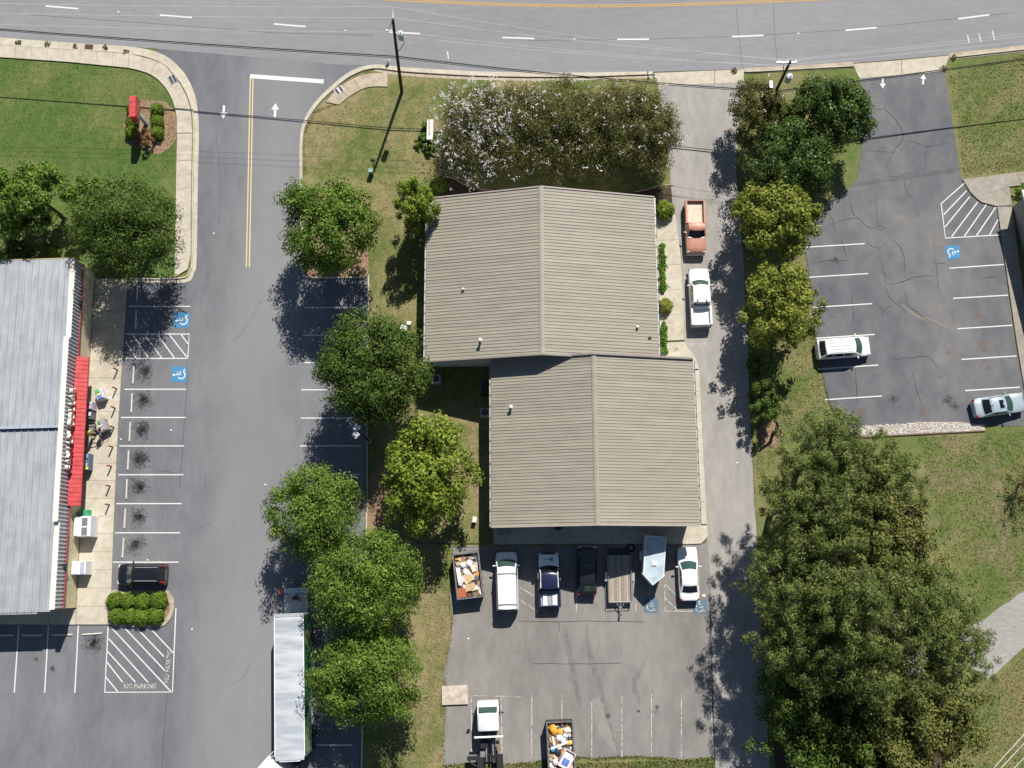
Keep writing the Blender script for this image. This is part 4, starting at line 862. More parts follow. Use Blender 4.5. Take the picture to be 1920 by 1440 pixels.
# pine grove
G3 = 'trees of the grove at the lower right'
for i, (x, y, zc, r, ry, kind, n, lab) in enumerate([
    (1560, 855, 11.0, 4.0, 4.6, 'pine', 12500, 'pine at the top of the grove beside the eastern lot'),
    (1652, 897, 10.5, 3.6, 3.7, 'pine', 10500, 'pine overhanging the white stone strip'),
    (1497, 948, 9.8, 3.3, 4.0, 'pine', 10500, 'pine leaning over the driveway at the left of the grove, upper'),
    (1570, 985, 11.5, 4.6, 4.4, 'pine', 12500, 'pine in the upper middle of the grove'),
    (1660, 1012, 11.5, 3.9, 4.6, 'olive', 10500, 'olive-green tree on the field side of the grove, upper'),
    (1492, 1065, 9.8, 4.1, 4.6, 'pine', 11500, 'pine on the driveway side of the grove, second from the top'),
    (1610, 1120, 13.0, 4.9, 4.9, 'pine', 13500, 'tall pine in the centre of the grove'),
    (1722, 1130, 11.5, 4.3, 4.8, 'pine', 11500, 'pine on the field side above the gravel lane'),
    (1500, 1205, 8.6, 4.4, 4.7, 'pine', 11000, 'shaded pine on the driveway side, middle of the grove'),
    (1640, 1240, 11.0, 4.6, 4.4, 'pine', 12000, 'pine below the centre of the grove'),
    (1768, 1205, 10.0, 4.0, 3.8, 'pine', 10500, 'pine reaching over the gravel lane'),
    (1512, 1335, 5.0, 4.3, 4.6, 'dark', 9500, 'dark shaded tree at the lower left of the grove'),
    (1735, 1352, 8.5, 5.2, 4.6, 'olive', 12500, 'olive broadleaf tree at the lower right of the grove'),
    (1625, 1378, 6.0, 4.0, 4.0, 'dark', 9000, 'dark tree at the bottom of the grove'),
    (1560, 1450, 5.0, 4.2, 4.0, 'dark', 8000, 'dark tree cut by the bottom edge below the grove'),
    (1690, 1455, 8.5, 4.0, 3.6, 'olive', 8000, 'olive tree cut by the bottom edge below the grove')]):
    pn_ = kind == 'pine'
    tree('pine_tree' if pn_ else 'broadleaf_tree', lab, (x, y), zc, r, kind, 60+i, ry=ry, rz=4.0 if pn_ else 3.6, ncl=190 if pn_ else 140, nlf=n, leaf=(.34, .075) if pn_ else (.32, .17), upb=.35, group=G3, rc=(.085, .155) if pn_ else (.12, .22), lob=.34, shell=.40, core=.30 if pn_ else .25, trunk=.26, nl=16, zlo=-.7)
tree('shrub', 'sparse reddish shrub at the right edge of the field', (1930, 905), 2.2, 1.5, 'red', 90, ry=2.4, rz=1.8, ncl=40, nlf=800, leaf=(.18, .08), cat='shrub', trunk=.07, zlo=-.9, nl=22)
# clipped shrubs
def ball(px, r, kind, label, seed, group=None, zs=.85, z=None, n=None, name='clipped_shrub', leaf=(.11, .06)):
    rng = np.random.default_rng(seed); z = z or r*zs*.75; c = W(px[0], px[1], z); e = empty(name, (c.x, c.y, 0), 0, label, 'shrub', group)
    n = n or int(3600*r*r)
    d = rng.normal(size=(n, 3)); d /= np.linalg.norm(d, axis=1)[:, None]; d = d[d[:, 2] > -.6]
    bumpy = 1+.13*np.sin(d[:, 0]*4.3+seed*1.7)*np.sin(d[:, 1]*4.9+seed*2.3)+.07*np.sin(d[:, 0]*11+d[:, 2]*9+seed)+.05*rng.normal(size=len(d))
    P = d*(r*bumpy*(1-.22*rng.random(len(d))**2))[:, None]; P[:, 2] = P[:, 2]*zs+z
    o = bpy.data.objects.new('foliage', quads_mesh('foliage', leaves(P, leaf[0]*1.4, leaf[1]*1.6, .15, rng, .4, d), LM[kind])); link(o, e)
    mb = MB(); mb.tube([(0, 0, -.05), (0, 0, z)], [.05, .03], 6); mb.tube([(0, 0, z*.4), (r*.5, 0, z*1.1)], [.03, .01], 5); mb.tube([(0, 0, z*.4), (-r*.4, r*.4, z*1.1)], [.03, .01], 5); mb.build('stem', bark_m, e)
    return e
for i, (x, y, l) in enumerate([(249, 205, 'behind the red pole sign, upper left'), (248, 228, 'under the red pole sign, middle left'), (247, 248, 'shaded lower left beside the pole sign'), (294, 205.5, 'upper right of the pole sign bed'), (295, 228, 'middle right of the pole sign bed'), (295, 249, 'lower right of the pole sign bed')]):
    ball((x, y), .66, 'hedge', 'round clipped shrub, '+l, 100+i, 'clipped balls around the pole sign')
tree('shrub', 'small reddish shrub at the foot of the pole sign bed', (273, 258), .9, .95, 'red', 110, rz=.8, ncl=24, nlf=650, leaf=(.16, .09), cat='shrub', trunk=.05, zlo=-.9)
for i, (x, y, r) in enumerate([(216, 1126, .78), (240, 1126, .74), (268, 1128, .78), (297, 1125, .82), (218, 1154, .74), (241, 1155, .72), (266, 1157, .76), (291, 1154, .80)]):
    ball((x, y), r, 'hedge', 'round clipped hedge shrub on the kerbed island, '+('upper' if i < 4 else 'lower')+' row, '+['first', 'second', 'third', 'fourth'][i % 4]+' from the walk', 120+i, 'hedge shrubs on the kerbed island', zs=.8)
ball((1246, 394), .95, 'lime', 'large round yellow-green shrub at the northeast corner of the northern building', 140, zs=.9)
ball((1246.5, 574), .74, 'gold', 'round golden-green shrub beside the walk of the northern building', 141, zs=.9)
for i, (y0, y1, l) in enumerate([(460, 548, 'upper strip of leafy bright green perennials along the building wall'), (606, 664, 'lower strip of leafy bright green perennials along the building wall')]):
    rng = np.random.default_rng(150+i); n = 1500 if i == 0 else 1000
    ys = y0+(y1-y0)*rng.random(n); xs = 1240+(ys-460)*.027+rng.normal(size=n)*(2.2+1.3*np.sin(ys*.23)*np.sin(ys*.09))
    P = np.array([W(x, y)[:] for x, y in zip(xs, ys)]); P[:, 2] = .1+.5*rng.random(n)*(1-.06*np.abs(xs-1242)); c = P.mean(0); c[2] = 0
    e = empty('perennial_bed', tuple(c), 0, l, 'plants', 'perennials along the building wall'); P -= c
    link(bpy.data.objects.new('foliage', quads_mesh('foliage', leaves(P, .28, .17, .3, rng, .6), LM['hosta'])), e)
ball((822, 348), .85, 'lime', 'low yellow-green shrub in the bed at the corner of the northern building', 160, zs=.7)
for i, (x, y, r) in enumerate([(790, 262, .75), (824, 258, .7), (806, 278, .6), (800, 236, .45)]):
    tree('shrub', ['leafy green shrub left of the small lawn sign', 'leafy green shrub right of the small lawn sign', 'leafy green shrub below the small lawn sign', 'small leafy shrub above the small lawn sign'][i], (x, y), .5, r, 'hosta', 165+i, rz=.5, ncl=18, nlf=520, leaf=(.26, .12), cat='shrub', trunk=.03, zlo=-.9, nl=4, group='shrubs round the lawn sign')
tree('shrub', 'dark green plant at the edge of the east building walk', (1916, 356), .5, .65, 'hosta', 172, rz=.5, ncl=14, nlf=420, leaf=(.26, .12), cat='shrub', trunk=.03, zlo=-.9, nl=4)
for i, (x, y) in enumerate([(34, 79), (89, 83), (141, 86), (197, 89.5), (236, 97), (1377/1, 131), (1790, 107), (1770, 128)]):
    tree('weed_clump', 'small weed in the gutter, '+['first from the left edge', 'second from the left edge', 'just left of the storm drain', 'just right of the storm drain', 'where the sidewalk begins to curve', 'between the two drive aprons', 'at the east end of the right apron', 'at the corner of the right apron and grass'][i], (x, y), .15, .32, 'olive', 180+i, rz=.14, ncl=10, nlf=120, leaf=(.18, .05), cat='weed', trunk=.01, zlo=-.5, nl=2, group='gutter weeds')
# grass tufts spilling over pavement edges and through the lawns: nobody could count them
def tufts(name, pts, mat, label, h=(.02, .055), seed=0):
    rng = np.random.default_rng(seed); P = np.array(pts); n = len(P)
    a = rng.random(n)*6.28; L = rng.uniform(.02, .065, n); hh = rng.uniform(h[0], h[1], n)
    V = np.zeros((n, 4, 3)); dx = np.stack([np.cos(a), np.sin(a)], 1)*L[:, None]; lean = rng.normal(size=(n, 2))*.04
    V[:, 0, :2] = P-dx; V[:, 1, :2] = P+dx; V[:, 2, :2] = P+dx*.5+lean; V[:, 3, :2] = P-dx*.5+lean; V[:, 2, 2] = hh; V[:, 3, 2] = hh; V[:, 0, 2] = V[:, 1, 2] = -.01
    o = bpy.data.objects.new(name, quads_mesh(name, V, mat)); link(o); return tag(o, label, 'grass', None, 'stuff')
tuft_g = leafmat('tuft_green', [(0, (.06, .095, .02)), (.6, (.115, .15, .035)), (1, (.19, .19, .06))], .3)
tuft_d = leafmat('tuft_dry', [(0, (.11, .115, .035)), (.5, (.21, .175, .075)), (1, (.30, .24, .12))], .3)
def inpoly(px, poly):
    x, y = px; c = False; j = len(poly)-1
    for i in range(len(poly)):
        xi, yi = poly[i]; xj, yj = poly[j]
        if (yi > y) != (yj > y) and x < (xj-xi)*(y-yi)/(yj-yi)+xi: c = not c
        j = i
    return c
rr = random.Random(5)
def scatter(poly, n):
    xs = [p[0] for p in poly]; ys = [p[1] for p in poly]; out = []
    while len(out) < n:
        q = (rr.uniform(min(xs), max(xs)), rr.uniform(min(ys), max(ys)))
        if inpoly(q, poly): w_ = W(*q); out.append((w_.x, w_.y))
    return out
def along(px, n, sp):
    P = PX(px); out = []
    for _ in range(n):
        i = rr.randrange(len(P)-1); q = P[i].lerp(P[i+1], rr.random()); out.append((q.x+rr.gauss(0, sp), q.y+rr.gauss(0, sp)))
    return out
tufts('grass', scatter([(0, 110), (240, 130), (300, 158), (328, 215), (328, 330), (200, 345), (0, 345)], 9000), tuft_g, 'short green grass of the lawn before the store', seed=1)
tufts('grass', scatter([(572, 325), (575, 240), (640, 200), (720, 165), (850, 160), (850, 340), (790, 420), (795, 640), (700, 620), (690, 520), (690, 340)], 9000)+along([(570, 330), (571, 250), (590, 210), (630, 195)], 500, .08)+scatter([(790, 1150), (845, 1050), (840, 1250), (830, 1430), (690, 1440), (760, 1350), (800, 1250)], 4500)+along([(848, 1090), (843, 1125), (848, 1160), (842, 1215), (833, 1260), (836, 1330), (832, 1436)], 900, .10)+scatter([(790, 790), (915, 790), (910, 1020), (790, 1020)], 2500), tuft_d, 'dry mown grass between the store lot and the tan buildings', seed=2)
tufts('grass', scatter([(1720, 820), (1920, 810), (1920, 1100), (1850, 1150), (1780, 1080)], 7000)+scatter([(1780, 140), (1920, 100), (1920, 320), (1808, 330)], 4500)+scatter([(1405, 600), (1500, 480), (1530, 640), (1550, 760), (1420, 900)], 5500)+scatter([(1840, 1290), (1920, 1230), (1920, 1440), (1800, 1440)], 3000)+along([(1510, 470), (1522, 560), (1531, 640), (1545, 720), (1560, 770)], 500, .07)+along([(1396, 520), (1402, 640), (1407, 780), (1415, 950)], 700, .06), tuft_g, 'mixed green grass of the eastern verge and field', seed=3)
tufts('grass', along([(830, 1437), (880, 1431), (930, 1435), (1000, 1430), (1060, 1420), (1130, 1422), (1200, 1419), (1280, 1426), (1340, 1422)], 1500, .09)+scatter([(840, 1438), (1000, 1432), (1340, 1424), (1340, 1442), (840, 1442)], 2500), tuft_g, 'green grass strip along the bottom of the yard', (.04, .12), seed=4)

# ------------------------------------------------------------ vehicles
def lerp(a, b, t): return a+(b-a)*t
def make_wheel(parent, x, y, r=.34, wd=.23, dual=False):
    s = 1 if y > 0 else -1
    wh = empty('wheel', (x, y, r)); wh.parent = parent
    del_lab = [wh.pop(k) for k in ()]
    mb = MB(); prof = [(-wd/2, r*.72), (-wd/2, r*.94), (-wd/2+.03, r), (wd/2-.03, r), (wd/2, r*.94), (wd/2, r*.72)]
    n = 20; mb.grid([[(q[1]*math.cos(2*math.pi*k/n), q[0], q[1]*math.sin(2*math.pi*k/n)) for q in prof] for k in range(n+1)]); mb.build('tyre', black_m, wh, True)
    mb = MB(); mb.cylx((0, s*(wd/2-.05), 0), r*.73, .05, 16)
    for k in range(5): a = k*1.2566; mb.box((math.cos(a)*r*.36, s*(wd/2-.015), math.sin(a)*r*.36), (r*.6, .03, .06), ry=-a)
    mb.build('rim', alu_m, wh)
    return wh
def ground_pts(front, rear, z):
    f, r = W(*front, z), W(*rear, z); c = (f+r)/2; d = f-r
    return c, math.atan2(d.y, d.x), d.length
def prism_cols(rows, ncol=9, bulge=(0, 0, 0, 0), crown=.04):
    out = []
    for (x, z, hw), bl in zip(rows, bulge):
        out.append([(x+bl*(1-v*v), v*hw, z+crown*(1-v*v)) for v in [lerp(-1, 1, j/(ncol-1)) for j in range(ncol)]])
    return out
def panel_between(r0, r1, u0, u1, v0, v1, off, nu=4):
    """curved panel on the strip between two cross rows, lifted by off along its normal"""
    n = len(r0)-1; rows = []
    def pt(u, v):
        f = (v+1)/2*n; i = min(n-1, int(f)); t = f-i
        a = Vector(r0[i]).lerp(Vector(r0[i+1]), t); b = Vector(r1[i]).lerp(Vector(r1[i+1]), t); return a.lerp(b, u)
    for i in range(nu+1):
        u = lerp(u0, u1, i/nu); row = []
        for j in range(9):
            v = lerp(v0, v1, j/8); p = pt(u, v); nn = (pt(u+.02, v)-p).cross(pt(u, min(1, v+.02))-pt(u, max(-1, v-.02))).normalized()
            if nn.z < 0: nn = -nn
            row.append(p+nn*off)
        rows.append(row)
    return rows
def vehicle(name, label, front, rear, wd, ht, paint, prof, roofpaint=None, glass=None, zc=.7, group=None, cat='car', bed=None, hood_paint=None, lights=True, wheel_r=.34, mirrors=True, bumper=None):
    """prof: dict of fractions of the length from the nose: cowl, wtop, rend, rbase; heights belt, hood, deck"""
    c, rz, L = ground_pts(front, rear, zc); g_ = glass or glass_m
    e = empty(name, (c.x, c.y, 0), rz, label, cat, group)
    hw = wd/2; X = lambda t: L/2-t*L
    belt = prof['belt']; hood = prof['hood']; deck = prof.get('deck', belt)
    cowl, wtop, rend, rbase = prof['cowl'], prof['wtop'], prof['rend'], prof['rbase']
    fr = prof.get('round', 1.0)
    st = [(0, .70*fr+.86*(1-fr), hood-.30), (.012, .82*fr+.92*(1-fr), hood-.16), (.04, .92*fr+.97*(1-fr), hood-.07), (.10, .98, hood-.02), (cowl*.65, 1, hood+.01), (cowl, 1, belt-.02)]
    if bed is None:
        st += [(lerp(cowl, rbase, .3), 1.0, belt), (lerp(cowl, rbase, .75), 1.0, lerp(belt, deck, .5)), (rbase, .99, deck), (lerp(rbase, 1, .55), .96, deck-.03), (.985, .90, deck-.10), (1, .80, deck-.32)]
    else:
        b0 = bed['start']; st += [(b0-.012, 1, belt), (b0, 1, bed['floor']), (.97, 1, bed['floor']), (.992, .985, bed['floor']-.02), (1, .95, bed['floor']-.25)]
    def ring(t, f, zt):
        w_ = hw*f; x = X(t); cr = .05 if zt > .7 else 0
        h_ = [(0, zt+cr), (.45*w_, zt+cr*.85), (.80*w_, zt+cr*.3), (.95*w_, zt-.05), (w_, zt-.16), (w_*1.0, .52), (w_*.97, .34), (w_*.90, .24)]
        pts = [(x, -y, z) for y, z in reversed(h_[1:])]+[(x, y, z) for y, z in h_]
        return pts
    rings = [ring(*s_) for s_ in st]
    mb = MB(); mb.grid(rings)
    mb.add(rings[0], [tuple(range(len(rings[0])))]); mb.add(rings[-1], [tuple(reversed(range(len(rings[-1]))))])
    body = rec(mb.build('body', paint, e, True))
    # cabin
    wb, wr = hw*prof.get('wb', .93), hw*prof.get('wr', .76); wr2 = hw*prof.get('wr2', prof.get('wr', .76)*.98)
    rows = prism_cols([(X(cowl)+.02, belt-.04, wb), (X(wtop), ht-.05, wr), (X(lerp(wtop, rend, .12)), ht, wr), (X(lerp(wtop, rend, .9)), ht-.01, wr2), (X(rend), ht-.05, wr2), (X(rbase), deck-.04, wb*.98)], 9, (.22, .10, .06, -.03, -.05, -.12), .045)
    mb = MB(); mb.grid(rows); n = 9
    for s_ in (0, 8): mb.add([r[s_] for r in rows], [tuple(range(6))])
    rec(mb.build('cabin', roofpaint or paint, e, True))
    if hood_paint:
        hr = [[(X(t), v*hw*f*.92, z+.06+.05*(1-v*v)) for v in [lerp(-1, 1, j/8) for j in range(9)]] for t, f, z in st[2:6]]
        MB().grid(hr).build('hood', hood_paint, body, True)
    MB().grid(panel_between(rows[0], rows[1], .10, .96, -.90, .90, .014)).build('windshield', g_, e, True)
    MB().grid(panel_between(rows[5], rows[4], .22, .92, -.86, .86, .014)).build('rear_window', prof.get('rglass', glass_dk), e, True)
    for s_ in (0, 8):
        a, b, c2, d2 = (Vector(rows[i][s_]) for i in (0, 1, 4, 5))
        for (q0, q1) in prof.get('side', ((.14, .48), (.53, .88))):
            def sp(q, h): return a.lerp(d2, q).lerp(b.lerp(c2, q), h)
            off = Vector((0, .014*(-1 if s_ == 0 else 1), .010))
            MB().grid([[sp(q0, .16)+off, sp(q1, .16)+off], [sp(q0, .90)+off, sp(q1, .90)+off]]).build('side_window', glass_dk, e)
    for x in (X(prof.get('fax', .17)), X(prof.get('rax', .80))):
        for s_ in (-1, 1): make_wheel(e, x, s_*(hw-.10), wheel_r)
    if lights:
        for s_ in (-1, 1):
            MB().bbox((X(.030), s_*hw*.74, hood-.17), (.22, .34, .15), .05).build('headlight', clrl_m, e)
            if bed is None: MB().bbox((X(.972), s_*hw*.80, deck-.16), (.22, .24, .20), .05).build('taillight', redl_m, e)
            else: MB().bbox((X(.990), s_*hw*.93, .95), (.07, .12, .30), .02).build('taillight', redl_m, e)
    if mirrors:
        for s_ in (-1, 1):
            m_ = MB().bbox((X(cowl)-.38, s_*(hw+.13), belt+.08), (.12, .24, .16), .04); m_.box((X(cowl)-.36, s_*(hw+.0), belt+.03), (.06, .10, .05)); m_.build('mirror', prof.get('mirror', paint), e)
    if bumper:
        MB().bbox((L/2+.03, 0, .52), (.14, wd*.93, .22), .04).build('front_bumper', bumper, e); MB().bbox((-L/2-.03, 0, .52), (.14, wd*.93, .20), .04).build('rear_bumper', bumper, e)
    if bed:
        b0 = bed['start']; x0, x1 = X(b0)-.02, X(.985); fl = bed['floor']; top = bed['top']; lc = (x0+x1)/2; ll = x0-x1
        MB().box((lc, 0, fl+.09), (ll-.04, wd-.36, .04)).build('bed_floor', bed['mat'], e)
        for s_ in (-1, 1): MB().bbox((lc, s_*(hw-.10), (fl-.25+top)/2), (ll, .20, top-fl+.25), .03).build('bed_side', bed.get('side', paint), e)
        MB().bbox((x1+.03, 0, (fl+.02+top)/2), (.09, wd-.42, top-fl-.02), .02).build('tailgate', bed.get('side', paint), e)
        MB().bbox((x0-.04, 0, (fl+.05+top)/2), (.08, wd-.42, top-fl-.05), .02).build('bed_front', bed.get('side', paint), e)
    return e, L, hw, X
SEDAN = dict(cowl=.29, wtop=.44, rend=.70, rbase=.86, belt=.98, hood=.90, deck=1.00, side=((.16, .46), (.50, .80)))
SUVP = dict(cowl=.25, wtop=.38, rend=.91, rbase=.975, belt=1.08, hood=1.02, deck=1.06, wr=.74, side=((.14, .42), (.45, .70), (.73, .90)))
VANP = dict(cowl=.165, wtop=.275, rend=.965, rbase=.99, belt=1.20, hood=1.08, deck=1.20, wr=.82, wb=.95, side=((.10, .26),), rax=.78, fax=.13)
MINI = dict(cowl=.20, wtop=.345, rend=.865, rbase=.965, belt=1.05, hood=.95, deck=1.05, wr=.75, side=((.14, .42), (.45, .70), (.73, .92)), fax=.17, rax=.82)

# copper pickup, white pickup on the driveway
e, L, hw, X = vehicle('pickup_truck', 'old copper-coloured pickup with an empty pale bed parked on the driveway', (1305, 476), (1302, 377), 1.95, 1.72, pcop_m,
    dict(cowl=.30, wtop=.395, rend=.51, rbase=.535, belt=1.16, hood=1.12, round=.15, wr=.80, wr2=.82, side=((.12, .85),), mirror=alu_m, rax=.76),
    bed=dict(start=.545, floor=.72, top=1.18, mat=plain('bed_dust', (.66, .56, .44), .8)), bumper=alu_m, cat='truck', glass=glass_dk, lights=True)
for y in (-.6, -.3, 0, .3, .6): MB().box((X(.77), y, .835), (L*.41, .05, .02)).build('bed_rib', plain('bed_dust_rib', (.55, .46, .36), .8), e)
MB().box((X(.30)+.12, 0, 1.19), (.07, 1.62, .05)).build('cowl_trim', alu_m, e); MB().box((X(.15), 0, 1.18), (L*.26, .03, .02)).build('hood_crease', pcop_m, e)
e, L, hw, X = vehicle('pickup_truck', 'white crew-cab pickup parked on the driveway behind the copper pickup', (1309, 505), (1315, 613), 2.0, 1.88, pw_m,
    dict(cowl=.245, wtop=.345, rend=.62, rbase=.645, belt=1.24, hood=1.16, wr=.77, wr2=.80, side=((.12, .48), (.53, .90)), rax=.77, fax=.16),
    bed=dict(start=.655, floor=.80, top=1.26, mat=plain('bed_pale', (.70, .72, .74), .6)), bumper=steel_m, cat='truck', wheel_r=.39)
for y in (-.42, .42): MB().box((X(.60), y, 1.93), (.16, .09, .07)).build('cab_light', dark_m, e)
MB().bbox((X(.672), 0, 1.22), (.30, 1.55, .26), .04).build('toolbox', pw_m, e)
for y in (-.35, .35): MB().box((X(.13), y, 1.215), (L*.16, .06, .02)).build('hood_rib', pw_m, e)
# eastern lot
e, L, hw, X = vehicle('minivan', 'silver-white minivan parked in the eastern lot beside the yellowing tree', (1631, 648.5), (1531, 656), 1.93, 1.75, pw_m, MINI, cat='van', zc=.75)
for y in (-.62, -.31, 0, .31, .62): MB().box((X(.60), y, 1.805-.04*abs(y)), (L*.42, .035, .02)).build('roof_rib', psil_m, e)
e, L, hw, X = vehicle('sedan', 'pale blue sedan with dark sunroof at the right edge of the eastern lot', (1920, 753), (1825, 767), 1.85, 1.45, pblu_m, SEDAN)
MB().grid([[(X(.47), -.38, 1.492), (X(.47), .38, 1.492)], [(X(.555), -.40, 1.500), (X(.555), .40, 1.500)]]).build('sunroof', glass_dk, e)
MB().box((X(.70), 0, 1.50), (.16, .04, .07)).build('antenna', dark_m, e)
# black SUV by the store
e, L, hw, X = vehicle('suv', 'black SUV with silver roof rails nosed in towards the store walk', (221, 1077), (312, 1077), 1.92, 1.72, pblk_m, SUVP, cat='car', zc=.8)
for y in (-.60, .60): MB().tube([(X(.42), y, 1.74), (X(.44), y, 1.81), (X(.86), y, 1.81), (X(.88), y, 1.74)], .03, 6).build('roof_rail', alu_m, e)
MB().box((X(.225), 0, 1.075), (.05, 1.45, .05)).build('wiper_cowl', alu_m, e)
for s in (-1, 1): MB().bbox((X(.955), s*.72, 1.25), (.34, .12, .42), .05).build('tall_taillight', redl_m, e)
MB().box((X(.985), 0, .86), (.10, .9, .10)).build('chrome_strip', alu_m, e)
# yard row, left to right
G5 = 'vehicles parked in front of the southern building'
e, L, hw, X = vehicle('cargo_van', 'long white cargo van with roof racks, first vehicle right of the dumpster', (949, 1034.5), (952, 1145), 2.02, 2.10, pw_m, VANP, cat='van', group=G5, zc=1.0, wheel_r=.37, bumper=dark_m, )
for t in (.37, .885): MB().tube([(X(t), -.88, 2.02), (X(t), -.86, 2.22), (X(t), .86, 2.22), (X(t), .88, 2.02)], .035, 6).build('roof_rack', alu_m, e)
for k in range(6): MB().box((X(.62), -.6+k*.24, 2.155-.012*abs(k-2.5)), (L*.58, .04, .018)).build('roof_rib', pw_m, e)
e, L, hw, X = vehicle('pickup_truck', 'navy crew-cab pickup with white hood and lettering in the yard row', (1028, 1036), (1031, 1139), 2.0, 1.86, pnav_m,
    dict(cowl=.27, wtop=.385, rend=.655, rbase=.68, belt=1.22, hood=1.12, wr=.74, wr2=.78, side=((.12, .48), (.53, .90)), rax=.80, fax=.17),
    bed=dict(start=.69, floor=.80, top=1.25, mat=plain('bed_liner_grey', (.30, .32, .38), .6), side=pnav_m), hood_paint=pw_m, glass=glass_dk, group=G5, cat='truck', wheel_r=.39)
for s in (-1, 1):
    MB().tube([(X(.29), s*.84, 1.30), (X(.39), s*.77, 1.80), (X(.64), s*.79, 1.84)], .045, 6).build('pillar_stripe', pw_m, e)
    MB().box((X(.40), s*1.005, 1.0), (L*.22, .02, .22)).build('door_stripe', pw_m, e)
# the emblem and script on its hood
lg = MB(); z = 1.235
lg.tube([(X(.10), -.10, z), (X(.155), -.13, z), (X(.13), -.30, z), (X(.10), -.24, z)], .03, 5); lg.tube([(X(.13), -.16, z), (X(.085), -.33, z)], .03, 5); lg.tube([(X(.165), -.28, z), (X(.14), -.40, z), (X(.11), -.36, z), (X(.10), -.42, z)], .028, 5)
lg.build('hood_emblem', pnav_m, e)
lg = MB(); lg.tube([(X(.125+.006*((k*7) % 3-1)), .0+.045*k, z-.003) for k in range(11)], .022, 5); lg.build('hood_script', pnav_m, e)
for (x, y, dx, dy, m, nm) in [(.86, .42, 1.05, .42, white_m, 'white_panel'), (.865, .0, 1.0, .36, alu_m, 'ladder'), (.86, -.45, 1.0, .42, white_m, 'white_panel')]:
    c = e.matrix_basis @ Vector((X(x), y, 0)); o = MB().bbox((0, 0, .92+.10), (dx, dy, .16), .03).build('cargo_box', m, None, False, (c.x, c.y, 0), e.rotation_euler.z)
    tag(o, {'white_panel': 'white box lying in the navy pickup bed, '+('right' if y > 0 else 'left')+' side', 'ladder': 'grey tool box lying in the middle of the navy pickup bed'}[nm], 'box')
e, L, hw, X = vehicle('suv', 'black hatchback car in building shade between the navy pickup and the flatbed trailer', (1100.5, 1024), (1100, 1117), 1.84, 1.62, pblk_m, dict(SUVP, rend=.78, rbase=.90, belt=1.0, hood=.95, deck=1.02, rglass=glass_m), group=G5)
MB().box((L/2-.02, 0, .75), (.05, .95, .06)).build('chrome_strip', alu_m, e)
e, L, hw, X = vehicle('sedan', 'white sedan parked at the right end of the yard row', (1288, 1025.5), (1293, 1127), 1.85, 1.46, pw_m, SEDAN, group=G5)

# flatbed utility trailer
c, rz, L = ground_pts((1164, 1153), (1160, 1027), .6)
wood_m = [plain('deck_plank_%s' % k, col, .9, 0, .2, 6) for k, col in (('a', (.33, .29, .23)), ('b', (.40, .355, .28)), ('c', (.28, .245, .195)))]
e = empty('flatbed_trailer', (c.x, c.y, 0), rz, 'low utility trailer with wooden plank deck and tongue pointing down the yard', 'trailer', G5)
dl = L*.68; dx0 = -L/2+.75; npk = 9; tw = 2.0
for k in range(npk): MB().box((dx0+dl/2, -tw/2+tw*(k+.5)/npk, .62), (dl, tw/npk-.02, .05)).build('plank', wood_m[k % 3], e)
MB().bbox((dx0-.36, 0, .60), (.66, tw*.98, .06), .02).build('ramp', dark_m, e)
fr = MB()
for s in (-1, 1): fr.box((dx0+dl/2, s*(tw/2+.05), .60), (dl+.1, .08, .16))
fr.box((dx0+dl+.04, 0, .60), (.08, tw+.1, .16)); fr.box((dx0-.03, 0, .60), (.06, tw+.1, .16)); fr.build('frame', steel_m, e)
rl = MB()
for s in (-1, 1):
    rl.tube([(dx0+.1, s*(tw/2+.06), .66), (dx0+.1, s*(tw/2+.06), 1.02), (dx0+dl, s*(tw/2+.06), 1.02), (dx0+dl, s*(tw/2+.06), .66)], .03, 6)
rl.tube([(dx0+dl, -tw/2-.06, 1.02), (dx0+dl, tw/2+.06, 1.02)], .03, 6); rl.build('side_rail', steel_m, e)
tg = MB(); tg.tube([(dx0+dl, 0, .55), (L/2, 0, .55)], .05, 6); tg.tube([(dx0+dl, -.45, .55), (L/2-.55, 0, .55)], .04, 6); tg.tube([(dx0+dl, .45, .55), (L/2-.55, 0, .55)], .04, 6); tg.build('tongue', alu_m, e)
MB().cyl((L/2, 0, .45), .09, .2, 10).build('coupler', dark_m, e); MB().cyl((L/2-.35, .12, .0), .035, .75, 8).build('jack', steel_m, e)
for s in (-1, 1):
    make_wheel(e, dx0+dl*.45, s*(tw/2+.24), .32, .2)
    MB().bbox((dx0+dl*.45, s*(tw/2+.24), .68), (.85, .26, .06), .02).build('fender', alu_m, e)
# V-nose enclosed trailer
c, rz, L = ground_pts((1224, 1097), (1230, 1006), 2.3)
e = empty('enclosed_trailer', (c.x, c.y, 0), rz, 'white enclosed cargo trailer with pointed nose and roof vent', 'trailer', G5)
hw = .93; nose = .85; P = [(-L/2, -hw), (L/2-nose, -hw), (L/2, 0), (L/2-nose, hw), (-L/2, hw)]
troof_m = ground('trailer_roof', [(.3, (.34, .43, .49)), (.7, (.52, .60, .64))], [(.3, (.33, .42, .48)), (.7, (.56, .63, .67))], FINE, .5, 1.6, 10, .5, .3, .45, bumps=.1)
MB().poly(P, .5, 2.26).build('box', plain('trailer_side', (.50, .53, .57), .5), e)
MB().poly([(x*.985-.01, y*.93) for x, y in P], 2.262, 2.30).build('roof', troof_m, e)
tr = MB(); tr.tube([(x*.995, y*.97, 2.29) for x, y in P]+[(P[0][0]*.995, P[0][1]*.97, 2.29)], .055, 6); tr.build('roof_trim', white_m, e)
MB().bbox((.25, 0, 2.36), (.42, .42, .14), .04).build('roof_vent', white_m, e)
MB().box((-L/2-.03, 0, 1.38), (.05, 1.8, 1.7)).build('rear_door', alu_m, e)
MB().tube([(L/2-.1, 0, .5), (L/2+.75, 0, .5)], .05, 6).build('tongue', steel_m, e)
